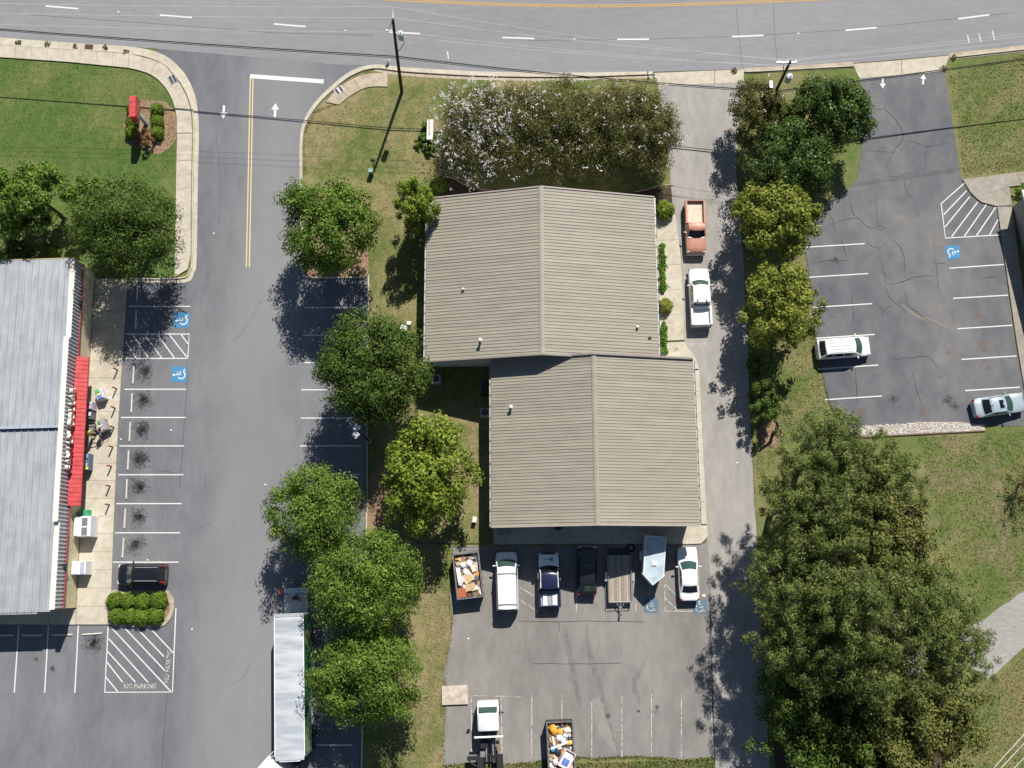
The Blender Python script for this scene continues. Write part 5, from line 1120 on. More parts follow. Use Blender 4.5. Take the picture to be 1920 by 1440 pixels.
for s in (-1, 1):
    make_wheel(e, -.35, s*(hw+.12), .32, .2); MB().bbox((-.35, s*(hw+.13), .72), (.9, .26, .08), .03).build('fender', alu_m, e)
    MB().cylx((L/2-nose-.05, s*(hw+.03), 2.2), .06, .1, 8).build('marker_light', orgl_m, e)

# roll-off truck: white cab, bare black hoist frame, hydraulic arms and tanks
c, rz, L = ground_pts((915, 1312), (920, 1446), .9)
e = empty('rolloff_truck', (c.x, c.y, 0), rz, 'roll-off truck with white cab and bare black frame at the foot of the yard', 'truck')
hw = .98; x0 = L/2
zc_ = 2.5
mb = MB(); sec = [(x0, .88, 1.55), (x0-.18, .93, 1.72), (x0-.50, .95, 1.78), (x0-.95, .93, zc_-.08), (x0-1.2, .92, zc_), (x0-2.3, .92, zc_), (x0-2.45, .90, zc_-.06)]
rings = [[(x, -w_, .75), (x, -w_, z-.12), (x, -w_*.86, z), (x, 0, z+.05), (x, w_*.86, z), (x, w_, z-.12), (x, w_, .75)] for x, w_, z in sec]
mb.grid(rings); mb.add(rings[0], [tuple(range(7))]); mb.add(rings[-1], [tuple(range(7))]); rec(mb.build('cab', pw_m, e, True))
MB().grid([[(x0-.50, v, 1.84) for v in (-.82, 0, .82)], [(x0-.93, v, zc_-.02) for v in (-.80, 0, .80)]]).build('windshield', glass_m, e)
for s in (-1, 1):
    MB().box((x0-1.5, s*.925, 2.05), (.8, .02, .5)).build('side_window', glass_dk, e)
    MB().box((x0-1.0, s*1.28, 2.1), (.08, .22, .4)).build('mirror', dark_m, e); MB().tube([(x0-1.0, s*.92, 2.2), (x0-1.0, s*1.25, 2.25)], .02, 5).build('mirror_arm', dark_m, e)
    MB().box((-.45, s*.42, .95), (L-2.5, .16, .26)).build('frame_rail', dark_m, e)
    MB().box((-.9, s*.20, 1.22), (L-3.4, .12, .16)).build('hoist_rail', black_m, e)
    for xx in (-L/2+.8,): 
        for yy in (s*.86,): make_wheel(e, xx, yy, .5, .5); MB().bbox((xx, yy, 1.06), (1.3, .56, .06), .02).build('mudguard', black_m, e)
    make_wheel(e, x0-.85, s*.84, .5, .3)
    MB().tube([(x0-3.4, s*.30, 1.1), (-L/2+1.4, s*.30, 1.35)], [.07, .05], 8).build('hydraulic_ram', steel_m, e)
for k, (x, dy, hgt) in enumerate([(.9, 1.7, .12), (.1, 1.5, .10), (-1.0, 1.3, .10)]): MB().box((x-.6, 0, 1.05), (.12, dy*.7, hgt)).build('cross_member', dark_m, e)
MB().bbox((x0-3.02, .02, 1.95), (.16, 2.55, .16), .03).build('headboard', white_m, e)
for y in (-1.0, 1.0): MB().box((x0-3.02, y, 1.35), (.10, .10, 1.1)).build('headboard_post', dark_m, e)
MB().bbox((x0-3.7, .55, 1.1), (.75, .55, .5), .05).build('hydraulic_tank', dark_m, e)
MB().bbox((x0-4.6, .62, .95), (.5, .5, .45), .05).build('tool_box', steel_m, e)
MB().bbox((x0-4.9, 1.55, .95), (.35, .95, .30), .05).build('side_tank', black_m, e)
MB().tube([(x0-4.9, 1.9, 1.0), (x0-5.3, 1.7, 1.0), (x0-5.55, 1.2, 1.0)], .04, 6).build('hose', dark_m, e)
MB().box((x0-3.9, -.75, 1.05), (.95, .30, .35), rz=.2).build('chain_basket', plain('rusty_chain', (.24, .16, .11), .9), e)

# semi-trailer with liftgate and its tractor
zt = 4.0
P = [W(513.5, 1152, zt), W(571, 1150, zt), W(574, 1425, zt), W(514, 1429, zt)]
rear = (W(513.5, 1152, zt)+W(569.5, 1150, zt))/2; front = (W(516, 1430, zt)+W(571, 1427, zt))/2
rear.z = front.z = 0; d = front-rear; L = d.length; rz = math.atan2(d.y, d.x); c = (rear+front)/2
TRL = empty('semi_trailer', (c.x, c.y, 0), rz, 'long semi-trailer with silver roof and green side beside the trees', 'trailer')
hw = 1.30; ch = .45; pl = [(-L/2, -hw), (L/2-ch, -hw), (L/2, -hw+ch), (L/2, hw-ch), (L/2-ch, hw), (-L/2, hw)]
semiroof_m, n_, b_ = newmat('semi_roof')
n_.links.new(ramp(n_, noise(n_, pos(n_, (.25, 1.6, 1)), .9, 4, .6), [(.38, (.36, .40, .43)), (.62, (.56, .59, .62))]), b_.inputs['Base Color']); b_.inputs['Roughness'].default_value = .45; b_.inputs['Metallic'].default_value = .1
MB().poly(pl, 1.15, zt-.01).build('box', plain('trailer_white_side', (.55, .58, .60), .5), TRL)
o = MB()
nx = 30; rows = [[(lerp(-L/2+.05, L/2-.12, i/nx), y, zt+.012+.022*math.sin(i*1.35)+(.02 if abs(y) < .8 else 0)) for y in (-hw+.06, -.8, 0, .8, hw-.06)] for i in range(nx+1)]
o.grid(rows, flip=True); o.build('roof', semiroof_m, TRL, True)
for s in (-1, 1):
    MB().box((-.2, s*(hw-.03), zt+.015), (L-.5, .07, .06)).build('roof_rail', white_m, TRL)
gs = plain('green_livery', (.022, .13, .065), .45); gl = plain('pale_green_livery', (.30, .42, .20), .45)
MB().box((-.2, hw+.012, 2.65), (L-.7, .02, 2.5)).build('side_panel', gs, TRL)
MB().add([(L/2-5.5, hw+.028, 1.5), (L/2-.6, hw+.028, 1.5), (L/2-.6, hw+.028, 3.6), (L/2-2.2, hw+.028, 3.8)], [(0, 3, 2, 1)]).build('livery_sweep', gl, TRL)
MB().add([(-L/2+1.5, hw+.028, 1.6), (-L/2+3.5, hw+.028, 1.6), (-L/2+2.4, hw+.028, 3.7), (-L/2+1.5, hw+.028, 3.8)], [(0, 3, 2, 1)]).build('livery_sweep', gl, TRL)
MB().box((-L/2+.12, 0, zt+.03), (.26, 2*hw-.05, .07)).build('rear_header', plain('header_grey', (.36, .40, .42), .5), TRL)
for x in (-L/2+1.6, -L/2+2.85):
    for s in (-1, 1): make_wheel(TRL, x, s*(hw-.28), .5, .5)
for s in (-1, 1): MB().box((L/2-3.6, s*.75, .6), (.14, .14, 1.1)).build('landing_leg', steel_m, TRL)
# liftgate platform (lowered to dock height)
a, b = W(536, 1103, 1.0), W(577, 1101, 1.0); c2, d2 = W(533, 1152, 1.0), W(577, 1150, 1.0)
inv = (Matrix.Translation((c.x, c.y, 0)) @ Matrix.Rotation(rz, 4, 'Z')).inverted()
q = [inv @ v for v in (a, b, d2, c2)]; lx0, lx1 = (q[0].x+q[1].x)/2, -L/2-.02; ly0, ly1 = min(v.y for v in q), max(v.y for v in q)
lg_m = plain('liftgate_steel', (.26, .33, .38), .5, .3, .25, 2)
MB().box(((lx0+lx1)/2, (ly0+ly1)/2, 1.0), (lx1-lx0, ly1-ly0, .06)).build('liftgate', lg_m, TRL)
MB().box((lx0+.22, (ly0+ly1)/2, 1.05), (.44, ly1-ly0, .04)).build('liftgate_lip', alu_m, TRL)
for y in (ly0+.1, ly1-.1): MB().box((lx1+.1, y, .85), (.12, .10, 1.5)).build('liftgate_post', steel_m, TRL)
# tractor, turned sharply to the left under the trailer nose
k0 = W(504, 1417, 3.75)+Vector((1.78, .20, 0)); k0.z = 0; ang = R(227.6)
TR = empty('semi_tractor', (k0.x, k0.y, 0), ang, 'white semi tractor turned under the trailer nose at the bottom edge', 'truck')
MB().box((1.6, 0, .85), (7.6, .9, .28)).build('frame', dark_m, TR); MB().cyl((0, 0, .98), .55, .14, 16).build('fifth_wheel', black_m, TR)
mb = MB(); sec = [(1.35, 1.18, 3.75), (1.5, 1.2, 3.85), (3.1, 1.2, 3.7), (3.75, 1.18, 2.7), (4.0, 1.15, 2.0), (5.6, 1.0, 1.75), (5.75, .9, 1.3)]
rings = [[(x, -w_, .6), (x, -w_, z-.15), (x, -w_*.85, z), (x, 0, z+.04), (x, w_*.85, z), (x, w_, z-.15), (x, w_, .6)] for x, w_, z in sec]
mb.grid(rings); mb.add(rings[0], [tuple(range(7))]); mb.add(rings[-1], [tuple(range(7))]); rec(mb.build('cab', pw_m, TR, True))
MB().grid([[(3.76, v, 2.72) for v in (-1, 0, 1)], [(3.22, v, 3.55) for v in (-.98, 0, .98)]]).build('windshield', glass_dk, TR)
for s in (-1, 1):
    MB().box((1.15, s*1.15, 2.3), (.5, .04, 2.6)).build('side_fairing', white_m, TR)
    MB().cyl((1.2, s*.9, .9), .09, 3.0, 10).build('exhaust_stack', alu_m, TR)
    make_wheel(TR, 5.0, s*1.02, .5, .3)
    for x in (-.65, .65): make_wheel(TR, x, s*.92, .5, .5)
for y in (-.5, 0, .5): MB().box((2.2, y, 3.93), (.18, .10, .08)).build('marker_light', orgl_m, TR)

# dumpsters ------------------------------------------------------------------
bin_m = plain('dumpster_paint', (.045, .042, .046), .6, .1, .3, 2); binr_m = plain('dumpster_rim', (.16, .15, .155), .6, .2, .3, 3)
def dumpster(front, rear, wd, h, label, ztop):
    c, rz, L = ground_pts(front, rear, ztop); e = empty('dumpster', (c.x, c.y, 0), rz, label, 'dumpster', 'open dumpsters full of junk'); hw = wd/2
    for s in (-1, 1):
        w_ = MB().box((0, s*(hw-.04), h/2+.1), (L, .08, h)).build('side_wall', bin_m, e)
        for k in range(6): MB().box((-L/2+.3+k*(L-.6)/5, s*(hw+.035), h/2+.1), (.10, .07, h-.1)).build('stiffener', bin_m, w_)
        MB().box((0, s*(hw-.02), h+.13), (L+.1, .14, .09)).build('top_rail', binr_m, e)
        MB().box((s*(L/2-.04), 0, h/2+.1), (.08, wd-.17, h)).build('end_wall', bin_m, e); MB().box((s*(L/2-.02), 0, h+.13), (.14, wd-.17, .09)).build('top_rail', binr_m, e)
    MB().box((0, 0, .14), (L-.1, wd-.1, .08)).build('floor', bin_m, e)
    return e, L, hw, rz, c
def junk(e, L, hw, items, base, seed, lab):
    """loose filling as one heap plus the pieces one can pick out"""
    rr = random.Random(seed); M = e.matrix_basis.copy()
    M = Matrix.Translation(e.location) @ Matrix.Rotation(e.rotation_euler.z, 4, 'Z')
    nx, ny = 26, 12; rows = []
    for i in range(nx):
        row = []
        for j in range(ny):
            x, y = lerp(-L/2+.1, L/2-.1, i/(nx-1)), lerp(-hw+.1, hw-.1, j/(ny-1)); row.append((x, y, base+.18*mnoise.noise(Vector((x*1.8+seed, y*1.8, 0)))+.10*mnoise.noise(Vector((x*5, y*5+seed, 3)))))
        rows.append(row)
    h_ = MB().grid(rows, flip=True)
    cols = [plain('junk_%d_%d' % (seed, k), cc, .8, 0, .2, 5) for k, cc in enumerate([(.42, .27, .14), (.62, .60, .56), (.30, .20, .12), (.66, .30, .05), (.10, .12, .17), (.50, .44, .36)])]
    for k in range(260):
        x, y = rr.uniform(-L/2+.25, L/2-.25), rr.uniform(-hw+.2, hw-.2); s = rr.uniform(.10, .34)
        h_.box((x, y, base+.12+rr.uniform(-.02, .12)), (s*rr.uniform(.6, 1.6), s, rr.uniform(.02, .16)), rr.uniform(0, 6), rr.randrange(6), rr.uniform(-.5, .5), rr.uniform(-.4, .4))
    o = h_.build('junk_heap', cols); o.matrix_world = M; tag(o, lab, 'junk', None, 'stuff')
    for (kind, x, y, sx, sy, ang, col, l) in items:
        m = plain('piece_%d_%s' % (seed, l[:14]), col, .7, 0, .10, 4); mb = MB()
        if kind == 'bag':
            bm = bmesh.new(); bmesh.ops.create_icosphere(bm, subdivisions=3, radius=1)
            for v in bm.verts:
                f = 1+.20*mnoise.noise(v.co*2+Vector((x*9, y*9, 1)))+.10*mnoise.noise(v.co*5+Vector((y*7, x, 4))); v.co = Vector((v.co.x*sx/2*f, v.co.y*sy/2*f, v.co.z*min(sx, sy)*.36*f))
            me = bpy.data.meshes.new('rubbish_bag'); bm.to_mesh(me); bm.free(); me.materials.append(m); me.polygons.foreach_set('use_smooth', [True]*len(me.polygons)); o = bpy.data.objects.new('rubbish_bag', me); link(o); zz = base+.32
        elif kind == 'box':
            mb.box((0, 0, 0), (sx, sy, .30)); mb.add([(-sx/2, sy/2, .15), (sx/2, sy/2, .15), (sx/2, sy/2+.18, .22), (-sx/2, sy/2+.18, .22)], [(0, 1, 2, 3)]); mb.add([(-sx/2, -sy/2, .15), (sx/2, -sy/2, .15), (sx/2, -sy/2-.15, .05), (-sx/2, -sy/2-.15, .05)], [(3, 2, 1, 0)])
            o = mb.build('cardboard_box', m); zz = base+.30
        elif kind == 'board':
            mb.bbox((0, 0, 0), (sx, sy, .07), .015); mb.box((sx*.3, 0, -.06), (.06, sy*.9, .05)); o = mb.build('board', m); zz = base+.46
        elif kind == 'tub':
            t_ = .05; mb.box((0, 0, -.06), (sx, sy, .05))
            for s_ in (-1, 1): mb.box((s_*(sx/2-t_/2), 0, .05), (t_, sy, .26)); mb.box((0, s_*(sy/2-t_/2), .05), (sx-2*t_, t_, .26))
            o = mb.build('open_carton', m); zz = base+.42
        o.matrix_world = M @ Matrix.Translation((x, y, zz)) @ Matrix.Rotation(ang, 4, 'Z') @ Matrix.Rotation(random.uniform(-.12, .12), 4, 'X')
        tag(o, l, 'junk')
D1 = dumpster((873, 1037), (882, 1121), 2.35, 1.45, 'dark open dumpster full of boxes and bags beside the white cargo van', 1.55)
junk(D1[0], D1[1], D1[2], [
    ('bag', 1.05, -.25, .62, .62, 0, (.78, .78, .80), 'large white bag near the shaded end of the upper dumpster'), ('bag', .95, .35, .5, .5, .4, (.74, .73, .72), 'smaller white bag near the shaded end of the upper dumpster'),
    ('bag', .3, .15, .75, .55, .5, (.76, .77, .80), 'white sack in the middle of the upper dumpster'), ('board', .1, .82, 1.35, .36, .06, (.80, .78, .72), 'white panel along the left wall of the upper dumpster'),
    ('box', -.20, .02, .85, .6, .5, (.56, .40, .23), 'open tan carton in the middle of the upper dumpster'), ('board', -.48, .62, .8, .32, -.6, (.55, .55, .53), 'grey metal sheet in the upper dumpster'),
    ('bag', -1.0, .42, .38, .38, 0, (.76, .76, .78), 'round white bag above the rust-red crate'), ('box', -1.45, .62, .85, .75, .05, (.36, .10, .035), 'rust-red crate in the lower left corner of the upper dumpster'),
    ('box', -1.1, -.10, .7, .55, .1, (.50, .36, .20), 'brown carton with flaps at the lower end of the upper dumpster'), ('tub', -1.62, .0, .5, .5, .1, (.10, .06, .045), 'dark open box at the foot of the upper dumpster'),
    ('board', .55, -.55, .6, .4, .3, (.74, .68, .55), 'cream carton sheet on the right of the upper dumpster'), ('bag', -1.25, -.62, .3, .36, 0, (.78, .74, .70), 'small pale bag at the lower right of the upper dumpster')], 1.05, 41, 'mixed junk filling the upper dumpster by the cargo van')
D2 = dumpster((1049, 1353), (1056, 1490), 2.30, 1.60, 'dark open dumpster of junk at the bottom of the yard', 1.7)
MB().box((D2[1]/2+.12, .28, 1.72), (.22, .09, .09), .5).build('hook', rust_m, D2[0]); MB().box((D2[1]/2+.12, -.28, 1.72), (.22, .09, .09), -.5).build('hook', rust_m, D2[0])
junk(D2[0], D2[1], D2[2], [
    ('bag', 2.35, .55, .95, .70, .2, (.72, .33, .03), 'big orange bag at the top left of the lower dumpster'), ('bag', 2.15, -.02, .6, .5, .5, (.74, .36, .05), 'smaller orange bag at the top of the lower dumpster'),
    ('bag', 2.25, -.65, .55, .7, .1, (.72, .66, .54), 'cream sack at the top right of the lower dumpster'), ('bag', 1.65, .05, .62, .62, .2, (.76, .78, .80), 'white bag in the upper middle of the lower dumpster'),
    ('bag', 1.40, -.25, .55, .5, .0, (.74, .74, .78), 'second white bag below the first in the lower dumpster'), ('bag', 1.8, -.45, .5, .5, .3, (.48, .54, .60), 'grey-blue bag at the right of the lower dumpster'),
    ('board', 1.05, .05, .16, 1.75, .30, (.80, .78, .70), 'long white moulding lying across the lower dumpster'), ('board', 1.45, .62, .75, .16, .1, (.78, .76, .72), 'short white moulding upright of the angle in the lower dumpster'),
    ('bag', .75, .68, .5, .5, .2, (.06, .42, .68), 'bright blue bag on the left of the lower dumpster'), ('bag', .45, .28, .62, .55, .0, (.018, .02, .03), 'black bag in the middle of the lower dumpster'),
    ('tub', -.15, -.48, 1.55, 1.0, -.55, (.78, .66, .72), 'open white-pink carton tipped over the right wall of the lower dumpster'), ('bag', 1.2, -.75, .4, .8, .1, (.70, .42, .10), 'amber bag along the right wall of the lower dumpster'),
    ('bag', -.35, .55, .6, .5, .2, (.62, .58, .56), 'pale bag at the lower left of the lower dumpster'), ('bag', .82, .12, .35, .45, .3, (.72, .74, .78), 'small white bag between the blue and black bags')], 1.25, 43, 'mixed junk filling the lower dumpster')
c = D2[0]; M = Matrix.Translation(c.location) @ Matrix.Rotation(c.rotation_euler.z, 4, 'Z')
o = MB().bbox((0, 0, 0), (.55, .6, .10), .02).build('blue_carton', plain('carton_blue', (.10, .20, .52), .6, 0, .3, 6)); o.matrix_world = M @ Matrix.Translation((-.35, -.36, 1.72)) @ Matrix.Rotation(-.55, 4, 'Z'); tag(o, 'blue printed pack inside the tipped pink carton', 'junk')
# plywood sheet on the ground
c = W(853, 1303); e = empty('plywood_stack', (c.x, c.y, 0), R(3), 'stack of weathered plywood sheets lying at the left edge of the yard', 'plywood')
for k, (z, dx, dy, rz_) in enumerate([(.05, 2.35, 1.65, 0), (.12, 2.3, 1.6, .02), (.19, 2.32, 1.62, -.015)]): MB().box((0, 0, z), (dx, dy, .06), rz_).build('sheet', ground('plywood_%d' % k, [(.3, (.42, .33, .25)), (.7, (.55, .50, .44))], [(.3, (.36, .26, .18)), (.7, (.58, .53, .47))], FINE, .7, 1.8, 8, .5, .4, .9), e)
# ------------------------------------------------------------ poles, wires, signs, small things
def catenary(a, b, sag, n=16):
    a, b = Vector(a), Vector(b); return [a.lerp(b, i/n)-Vector((0, 0, sag*4*(i/n)*(1-i/n))) for i in range(n+1)]
xf_m = plain('transformer_grey', (.50, .56, .62), .4, .2)
def pole(label, base, top, ztop, r=.17):
    b = W(*base); t = W(*top, ztop); e = empty('utility_pole', b, 0, label, 'utility pole', 'wooden poles along the road'); d = t-b
    MB().tube([(0, 0, -.3), d*.5, d], [r, r*.88, r*.72], 10).build('shaft', wood_pole_m, e, True); return e, b, d
P1, b1, d1 = pole('tall wooden utility pole on the lawn corner by the entry drive', (753, 173), (736.5, 36), 11.6)
P2, b2, d2 = pole('wooden utility pole among the shrubs at the driveway mouth', (1430, 222), (1482, 115), 10.9)
def transformer(e, d, f, off, name='transformer'):
    p = d*f+Vector(off); o = MB(); o.cyl(p-Vector((0, 0, .5)), .27, .95, 16); o.cyl(p+Vector((0, 0, .45)), .29, .08, 16, r2=.15); o.cyl(p+Vector((.08, 0, .5)), .05, .28, 8)
    o.build(name, xf_m, e, True)
    MB().tube([d*f, p], .05, 6).build('bracket', steel_m, e)
transformer(P1, d1, .80, (.55, -.05, 0))
MB().tube([d1*.99+Vector((0, 0, 0)), d1*.99+Vector((.02, .62, .15)), d1*.99+Vector((0, 1.0, .35))], .05, 6).build('top_bracket', white_m, P1)
ar = MB(); ar.tube([d1*.86+Vector((-.45, .1, .1)), d1*.97+Vector((-.05, .1, 0))], .05, 6); ar.box(d1*.86+Vector((-.5, 0, 0)), (.5, .10, .12)); ar.cyl(d1*.86+Vector((-.62, 0, -.25)), .06, .3, 8); ar.build('cutout_arm', white_m, P1)
MB().tube([d1*.78+Vector((.6, 0, -.5)), d1*.70+Vector((.85, 0, 0)), d1*.62+Vector((.3, -.1, 0)), d1*.58], .03, 6).build('drop_loop', dark_m, P1)
MB().tube([d1*.58, d1*.25+Vector((.12, 0, 0)), Vector((.17, 0, .2))], .05, 6).build('conduit', steel_m, P1)
transformer(P2, d2, .74, (.55, -.1, 0))
MB().bbox(d2*.62+Vector((-.75, 0, 0)), (.34, .75, .16), .05).build('street_light', alu_m, P2); MB().tube([d2*.60, d2*.62+Vector((-.75, -.2, 0))], .04, 6).build('light_arm', steel_m, P2)
ar = MB(); ar.box(d2*.985+Vector((-.3, 0, 0)), (1.8, .10, .12)); ar.tube([d2*.8+Vector((-.1, 0, 0)), d2*.97+Vector((-.5, 0, 0))], .04, 6)
for x in (-1.0, -.3, .5): ar.cyl(d2*.985+Vector((x, 0, .05)), .05, .2, 8)
ar.build('crossarm', alu_m, P2)
wire_m = plain('bare_wire', (.80, .80, .80), .5, 0); cable_m = plain('black_cable', (.012, .012, .014), .6)
# overhead lines
T1 = b1+d1; T2 = b2+d2
def wires(name, label, pts, sag, r, mat):
    mb = MB()
    P = []
    for i in range(len(pts)-1): P += catenary(pts[i], pts[i+1], sag[i])[:-1]
    P.append(Vector(pts[-1])); mb.tube(P, r, 5); o = mb.build(name, mat); return tag(o, label, 'wire', 'overhead lines along the road')
hA, hB = T1+Vector((0, 1.0, .4)), T2+Vector((-1.0, 0, .2))
wires('power_line', 'thin pale topmost power line crossing the road edge', [W(-400, -5, 11.5), hA, hB, W(2400, 0, 10.5)], (.5, .6, .5), .011, wire_m)
wires('power_line', 'thin pale second power line just below the topmost one', [W(-400, 12, 11.2), T1+Vector((.05, .1, .1)), T2+Vector((.3, 0, .2)), W(2400, 8, 10.3)], (.5, .6, .5), .011, wire_m)
z3 = b1+d1*.84
wires('power_line', 'thin pale lower power line passing the left transformer', [W(-400, 30, 10), z3+Vector((-.5, 0, 0)), z3+Vector((.6, 0, 0)), T2+Vector((-.9, -.4, 0)), W(2400, 20, 10)], (.5, 0, .6, .5), .010, wire_m)
wires('power_line', 'faint lowest pale line between the two poles', [z3+Vector((.7, -.3, -.2)), b2+d2*.93], (.7,), .011, wire_m)
m1, m2 = b1+d1*.50, b2+d2*.48
for k, (dy, lab, r) in enumerate([(0, 'upper black cable of the pair strung between the poles', .05), (-.30, 'lower black cable of the pair strung between the poles', .032)]):
    o_ = Vector((0, .15, dy))
    wires('communication_cable', lab, [W(-300, 30-dy*8, 5.6), m1+o_, m2+o_, W(2300, 55-dy*8, 5.5)], (.35, .55, .35), r, cable_m)
for k, (a_, b_, lab) in enumerate([((1800, 1512), (1990, 1302), 'leftmost pale wire crossing the bottom right corner'), ((1812, 1512), (1995, 1316), 'second pale wire crossing the bottom right corner'), ((1835, 1512), (1995, 1345), 'lowest pale wire crossing the bottom right corner')]):
    tag(MB().tube(catenary(W(*a_, 8.0), W(*b_, 8.0), .15), .022, 5).build('power_line', wire_m), lab, 'wire', 'wires across the bottom right corner')
# lot light with two square heads
lb = W(692, 827); e = empty('lot_light', lb, 0, 'parking lot light with two square heads on the kerb under the trees', 'lamp post')
MB().cyl((0, 0, 0), .30, .55, 16).build('concrete_base', conc_grey, e); MB().tube([(0, 0, .5), (0, 0, 7.0)], [.09, .06], 10).build('mast', dark_m, e)
for k, px in enumerate(((668, 802), (667, 815))):
    h = W(*px, 7.1)-lb; hd = MB().bbox(h, (.56, .56, .16), .04, R(45)).build('lamp_head', plain('lamp_head_grey', (.52, .53, .55), .5), e); MB().box(h-Vector((0, 0, .10)), (.4, .4, .03), R(45)).build('lens', clrl_m, hd)
    MB().tube([(0, 0, 6.9), (h.x, h.y, 7.05)], .04, 6).build('arm', dark_m, e)
# red pole sign on the west lawn
sb = W(275, 232); e = empty('pole_sign', sb, R(3), 'red store sign box on a pale post in the west lawn bed', 'sign')
MB().box((0, 0, 1.4), (.34, .34, 2.8)).build('post', plain('post_pale_blue', (.52, .60, .64), .5), e)
MB().bbox((0, 0, 3.25), (.62, 2.2, 1.2), .02).build('sign_box', red_m, e)
for s in (-1, 1):
    f = MB().box((s*.315, 0, 3.25), (.02, 2.06, 1.06)).build('sign_face', redtrim_m, e)
    for zz, txt in ((3.45, 'FAMILY'), (3.05, 'DOLLAR')):
        t = textobj('lettering', txt, None, .42, 0, plain('sign_letter_%s' % txt[0], (.80, .34, .05), .5), e); t.rotation_euler = (R(90), 0, R(90) if s > 0 else R(-90)); t.location = (s*.332, 0, zz)
# small lawn sign, cream cap over brick-brown panel
c = W(806, 243, 1.4); e = empty('lawn_sign', (c.x, c.y, 0), R(-1), 'small two-post lawn sign with cream cap among green shrubs', 'sign')
MB().box((0, 0, .80), (.22, 1.9, .95)).build('panel', plain('sign_brown', (.30, .22, .16), .7), e)
for s in (-1, 1): MB().box((0, s*.85, .62), (.12, .12, 1.24)).build('post', plain('sign_post', (.30, .24, .18), .8), e)
MB().bbox((0, 0, 1.36), (.62, 2.15, .14), .04).build('cap', cream_m, e); MB().box((-.05, .25, 1.47), (.16, 1.6, .08), .06).build('cap_board', plain('weathered_board', (.45, .36, .29), .8), e); MB().cyl((-.06, 1.25, 0), .05, 1.75, 8).build('lantern_post', plain('lantern', (.5, .42, .3), .6), e)
# pedestal and small posts
c = W(697, 326); e = empty('utility_pedestal', c, 0, 'small green utility pedestal on the lawn at the tip of the pole shadow', 'pedestal')
MB().bbox((0, 0, .42), (.42, .34, .84), .06).build('cabinet', plain('pedestal_green', (.09, .17, .14), .6), e); MB().box((0, 0, .87), (.46, .38, .05)).build('lid', plain('pedestal_lid', (.20, .33, .31), .5), e)
c = W(1211, 160); e = empty('road_sign', c, R(5), 'road sign on a thin post at the corner of the narrow driveway', 'sign')
MB().cyl((0, 0, 0), .04, 2.4, 8).build('post', steel_m, e); MB().box((0, .04, 2.05), (.06, .9, .55)).build('plate', plain('sign_back', (.20, .18, .20), .6), e)
c = W(728, 118); e = empty('fire_hydrant', c, 0, 'white hydrant-like standpipe in the gutter beside the tall pole', 'hydrant')
mb = MB(); mb.tube([(0, 0, 0), (0, 0, .55)], [.12, .10], 10); mb.build('barrel', white_m, e); MB().tube([(0, 0, .55), (0, 0, .72)], [.13, .03], 10).build('cap', white_m, e); MB().cylx((0, 0, .42), .06, .42, 8, axis=(1, 0, 0)).build('outlet', white_m, e)
# fence line west of the southern building
f0, f1, f2 = W(783, 655), W(785, 1019), W(905, 1019)
e = empty('wire_fence', f0, 0, 'low dark wire fence beside the building lawn and dumpster', 'fence')
def run(a, b):
    n = max(2, int((b-a).length/2.4))
    for k in range(n+1): p = a.lerp(b, k/n)-f0; MB().cyl((p.x, p.y, -.05), .035, 1.25, 6).build('post', dark_m, e)
    for z in (.1, .45, .8, 1.15): MB().tube([a-f0+Vector((0, 0, z)), b-f0+Vector((0, 0, z))], .016, 5).build('wire', dark_m, e)
run(f0, f1); run(f1, f2)
# bare crooked trunk in the mulch ring
c = W(1449, 815); e = empty('dead_tree', c, 0, 'bare crooked dead trunk in a mulch ring beside the driveway verge', 'tree')
mb = MB(); q = lambda x, y, z: W(x, y, z)-c
mb.tube([(0, 0, -.1), q(1452, 811, .7), q(1457, 804, 1.3), q(1458, 796, 1.9), q(1454, 790.5, 2.5), q(1450, 790, 2.9)], [.17, .16, .15, .13, .10, .05], 8); mb.build('trunk', plain('dead_bark', (.028, .022, .020), .9), e, True)
mb = MB(); mb.tube([q(1457, 801, 1.6), q(1466, 799, 2.2)], [.06, .02], 6); mb.tube([q(1454, 791, 2.5), q(1448, 783, 3.3)], [.05, .02], 6); mb.build('branch', bark_m, e)
# small plastic chairs/toys on the building lawn
def litter(px, label, col, sz, name, cat, kind=0):
    c = W(*px); e = empty(name, c, random.uniform(0, 3), label, cat); m = plain(name+'_%d' % px[0], col, .6)
    if kind == 0: MB().bbox((0, 0, .22), (sz, sz*.8, .08), .02).build('seat', m, e); MB().box((-sz*.45, 0, .45), (.07, sz*.8, .45), ry=-.2).build('backrest', m, e); [MB().box((a*sz*.4, b*sz*.32, .1), (.06, .06, .2)).build('leg', m, e) for a in (-1, 1) for b in (-1, 1)]
    else: MB().cyl((0, 0, .0), sz*.5, .20, 14, r2=sz*.55).build('tub', m, e); MB().cyl((0, 0, .18), sz*.57, .05, 14).build('rim', white_m, e)
litter((757, 616), 'round white tub on the lawn left of the northern building', (.78, .76, .70), .62, 'plastic_tub', 'tub', 1)
litter((767, 607), 'small white chair on the lawn beside the round tub', (.80, .78, .76), .42, 'plastic_chair', 'chair')
litter((890, 974), 'toppled pale chair on the lawn left of the southern building', (.72, .60, .54), .5, 'plastic_chair', 'chair')
c = W(1183, 1027); e = empty('tyre_pile', c, 0, 'loose tyre lying in shade between the flatbed and the enclosed trailer', 'tyre')
mb = MB(); n = 18; mb.grid([[((.30+.09*math.cos(2*math.pi*j/8))*math.cos(2*math.pi*k/n), (.30+.09*math.cos(2*math.pi*j/8))*math.sin(2*math.pi*k/n), .10+.09*math.sin(2*math.pi*j/8)) for j in range(9)] for k in range(n+1)]); mb.build('tyre', black_m, e, True); MB().cyl((0, 0, .02), .16, .08, 12).build('rim', steel_m, e)
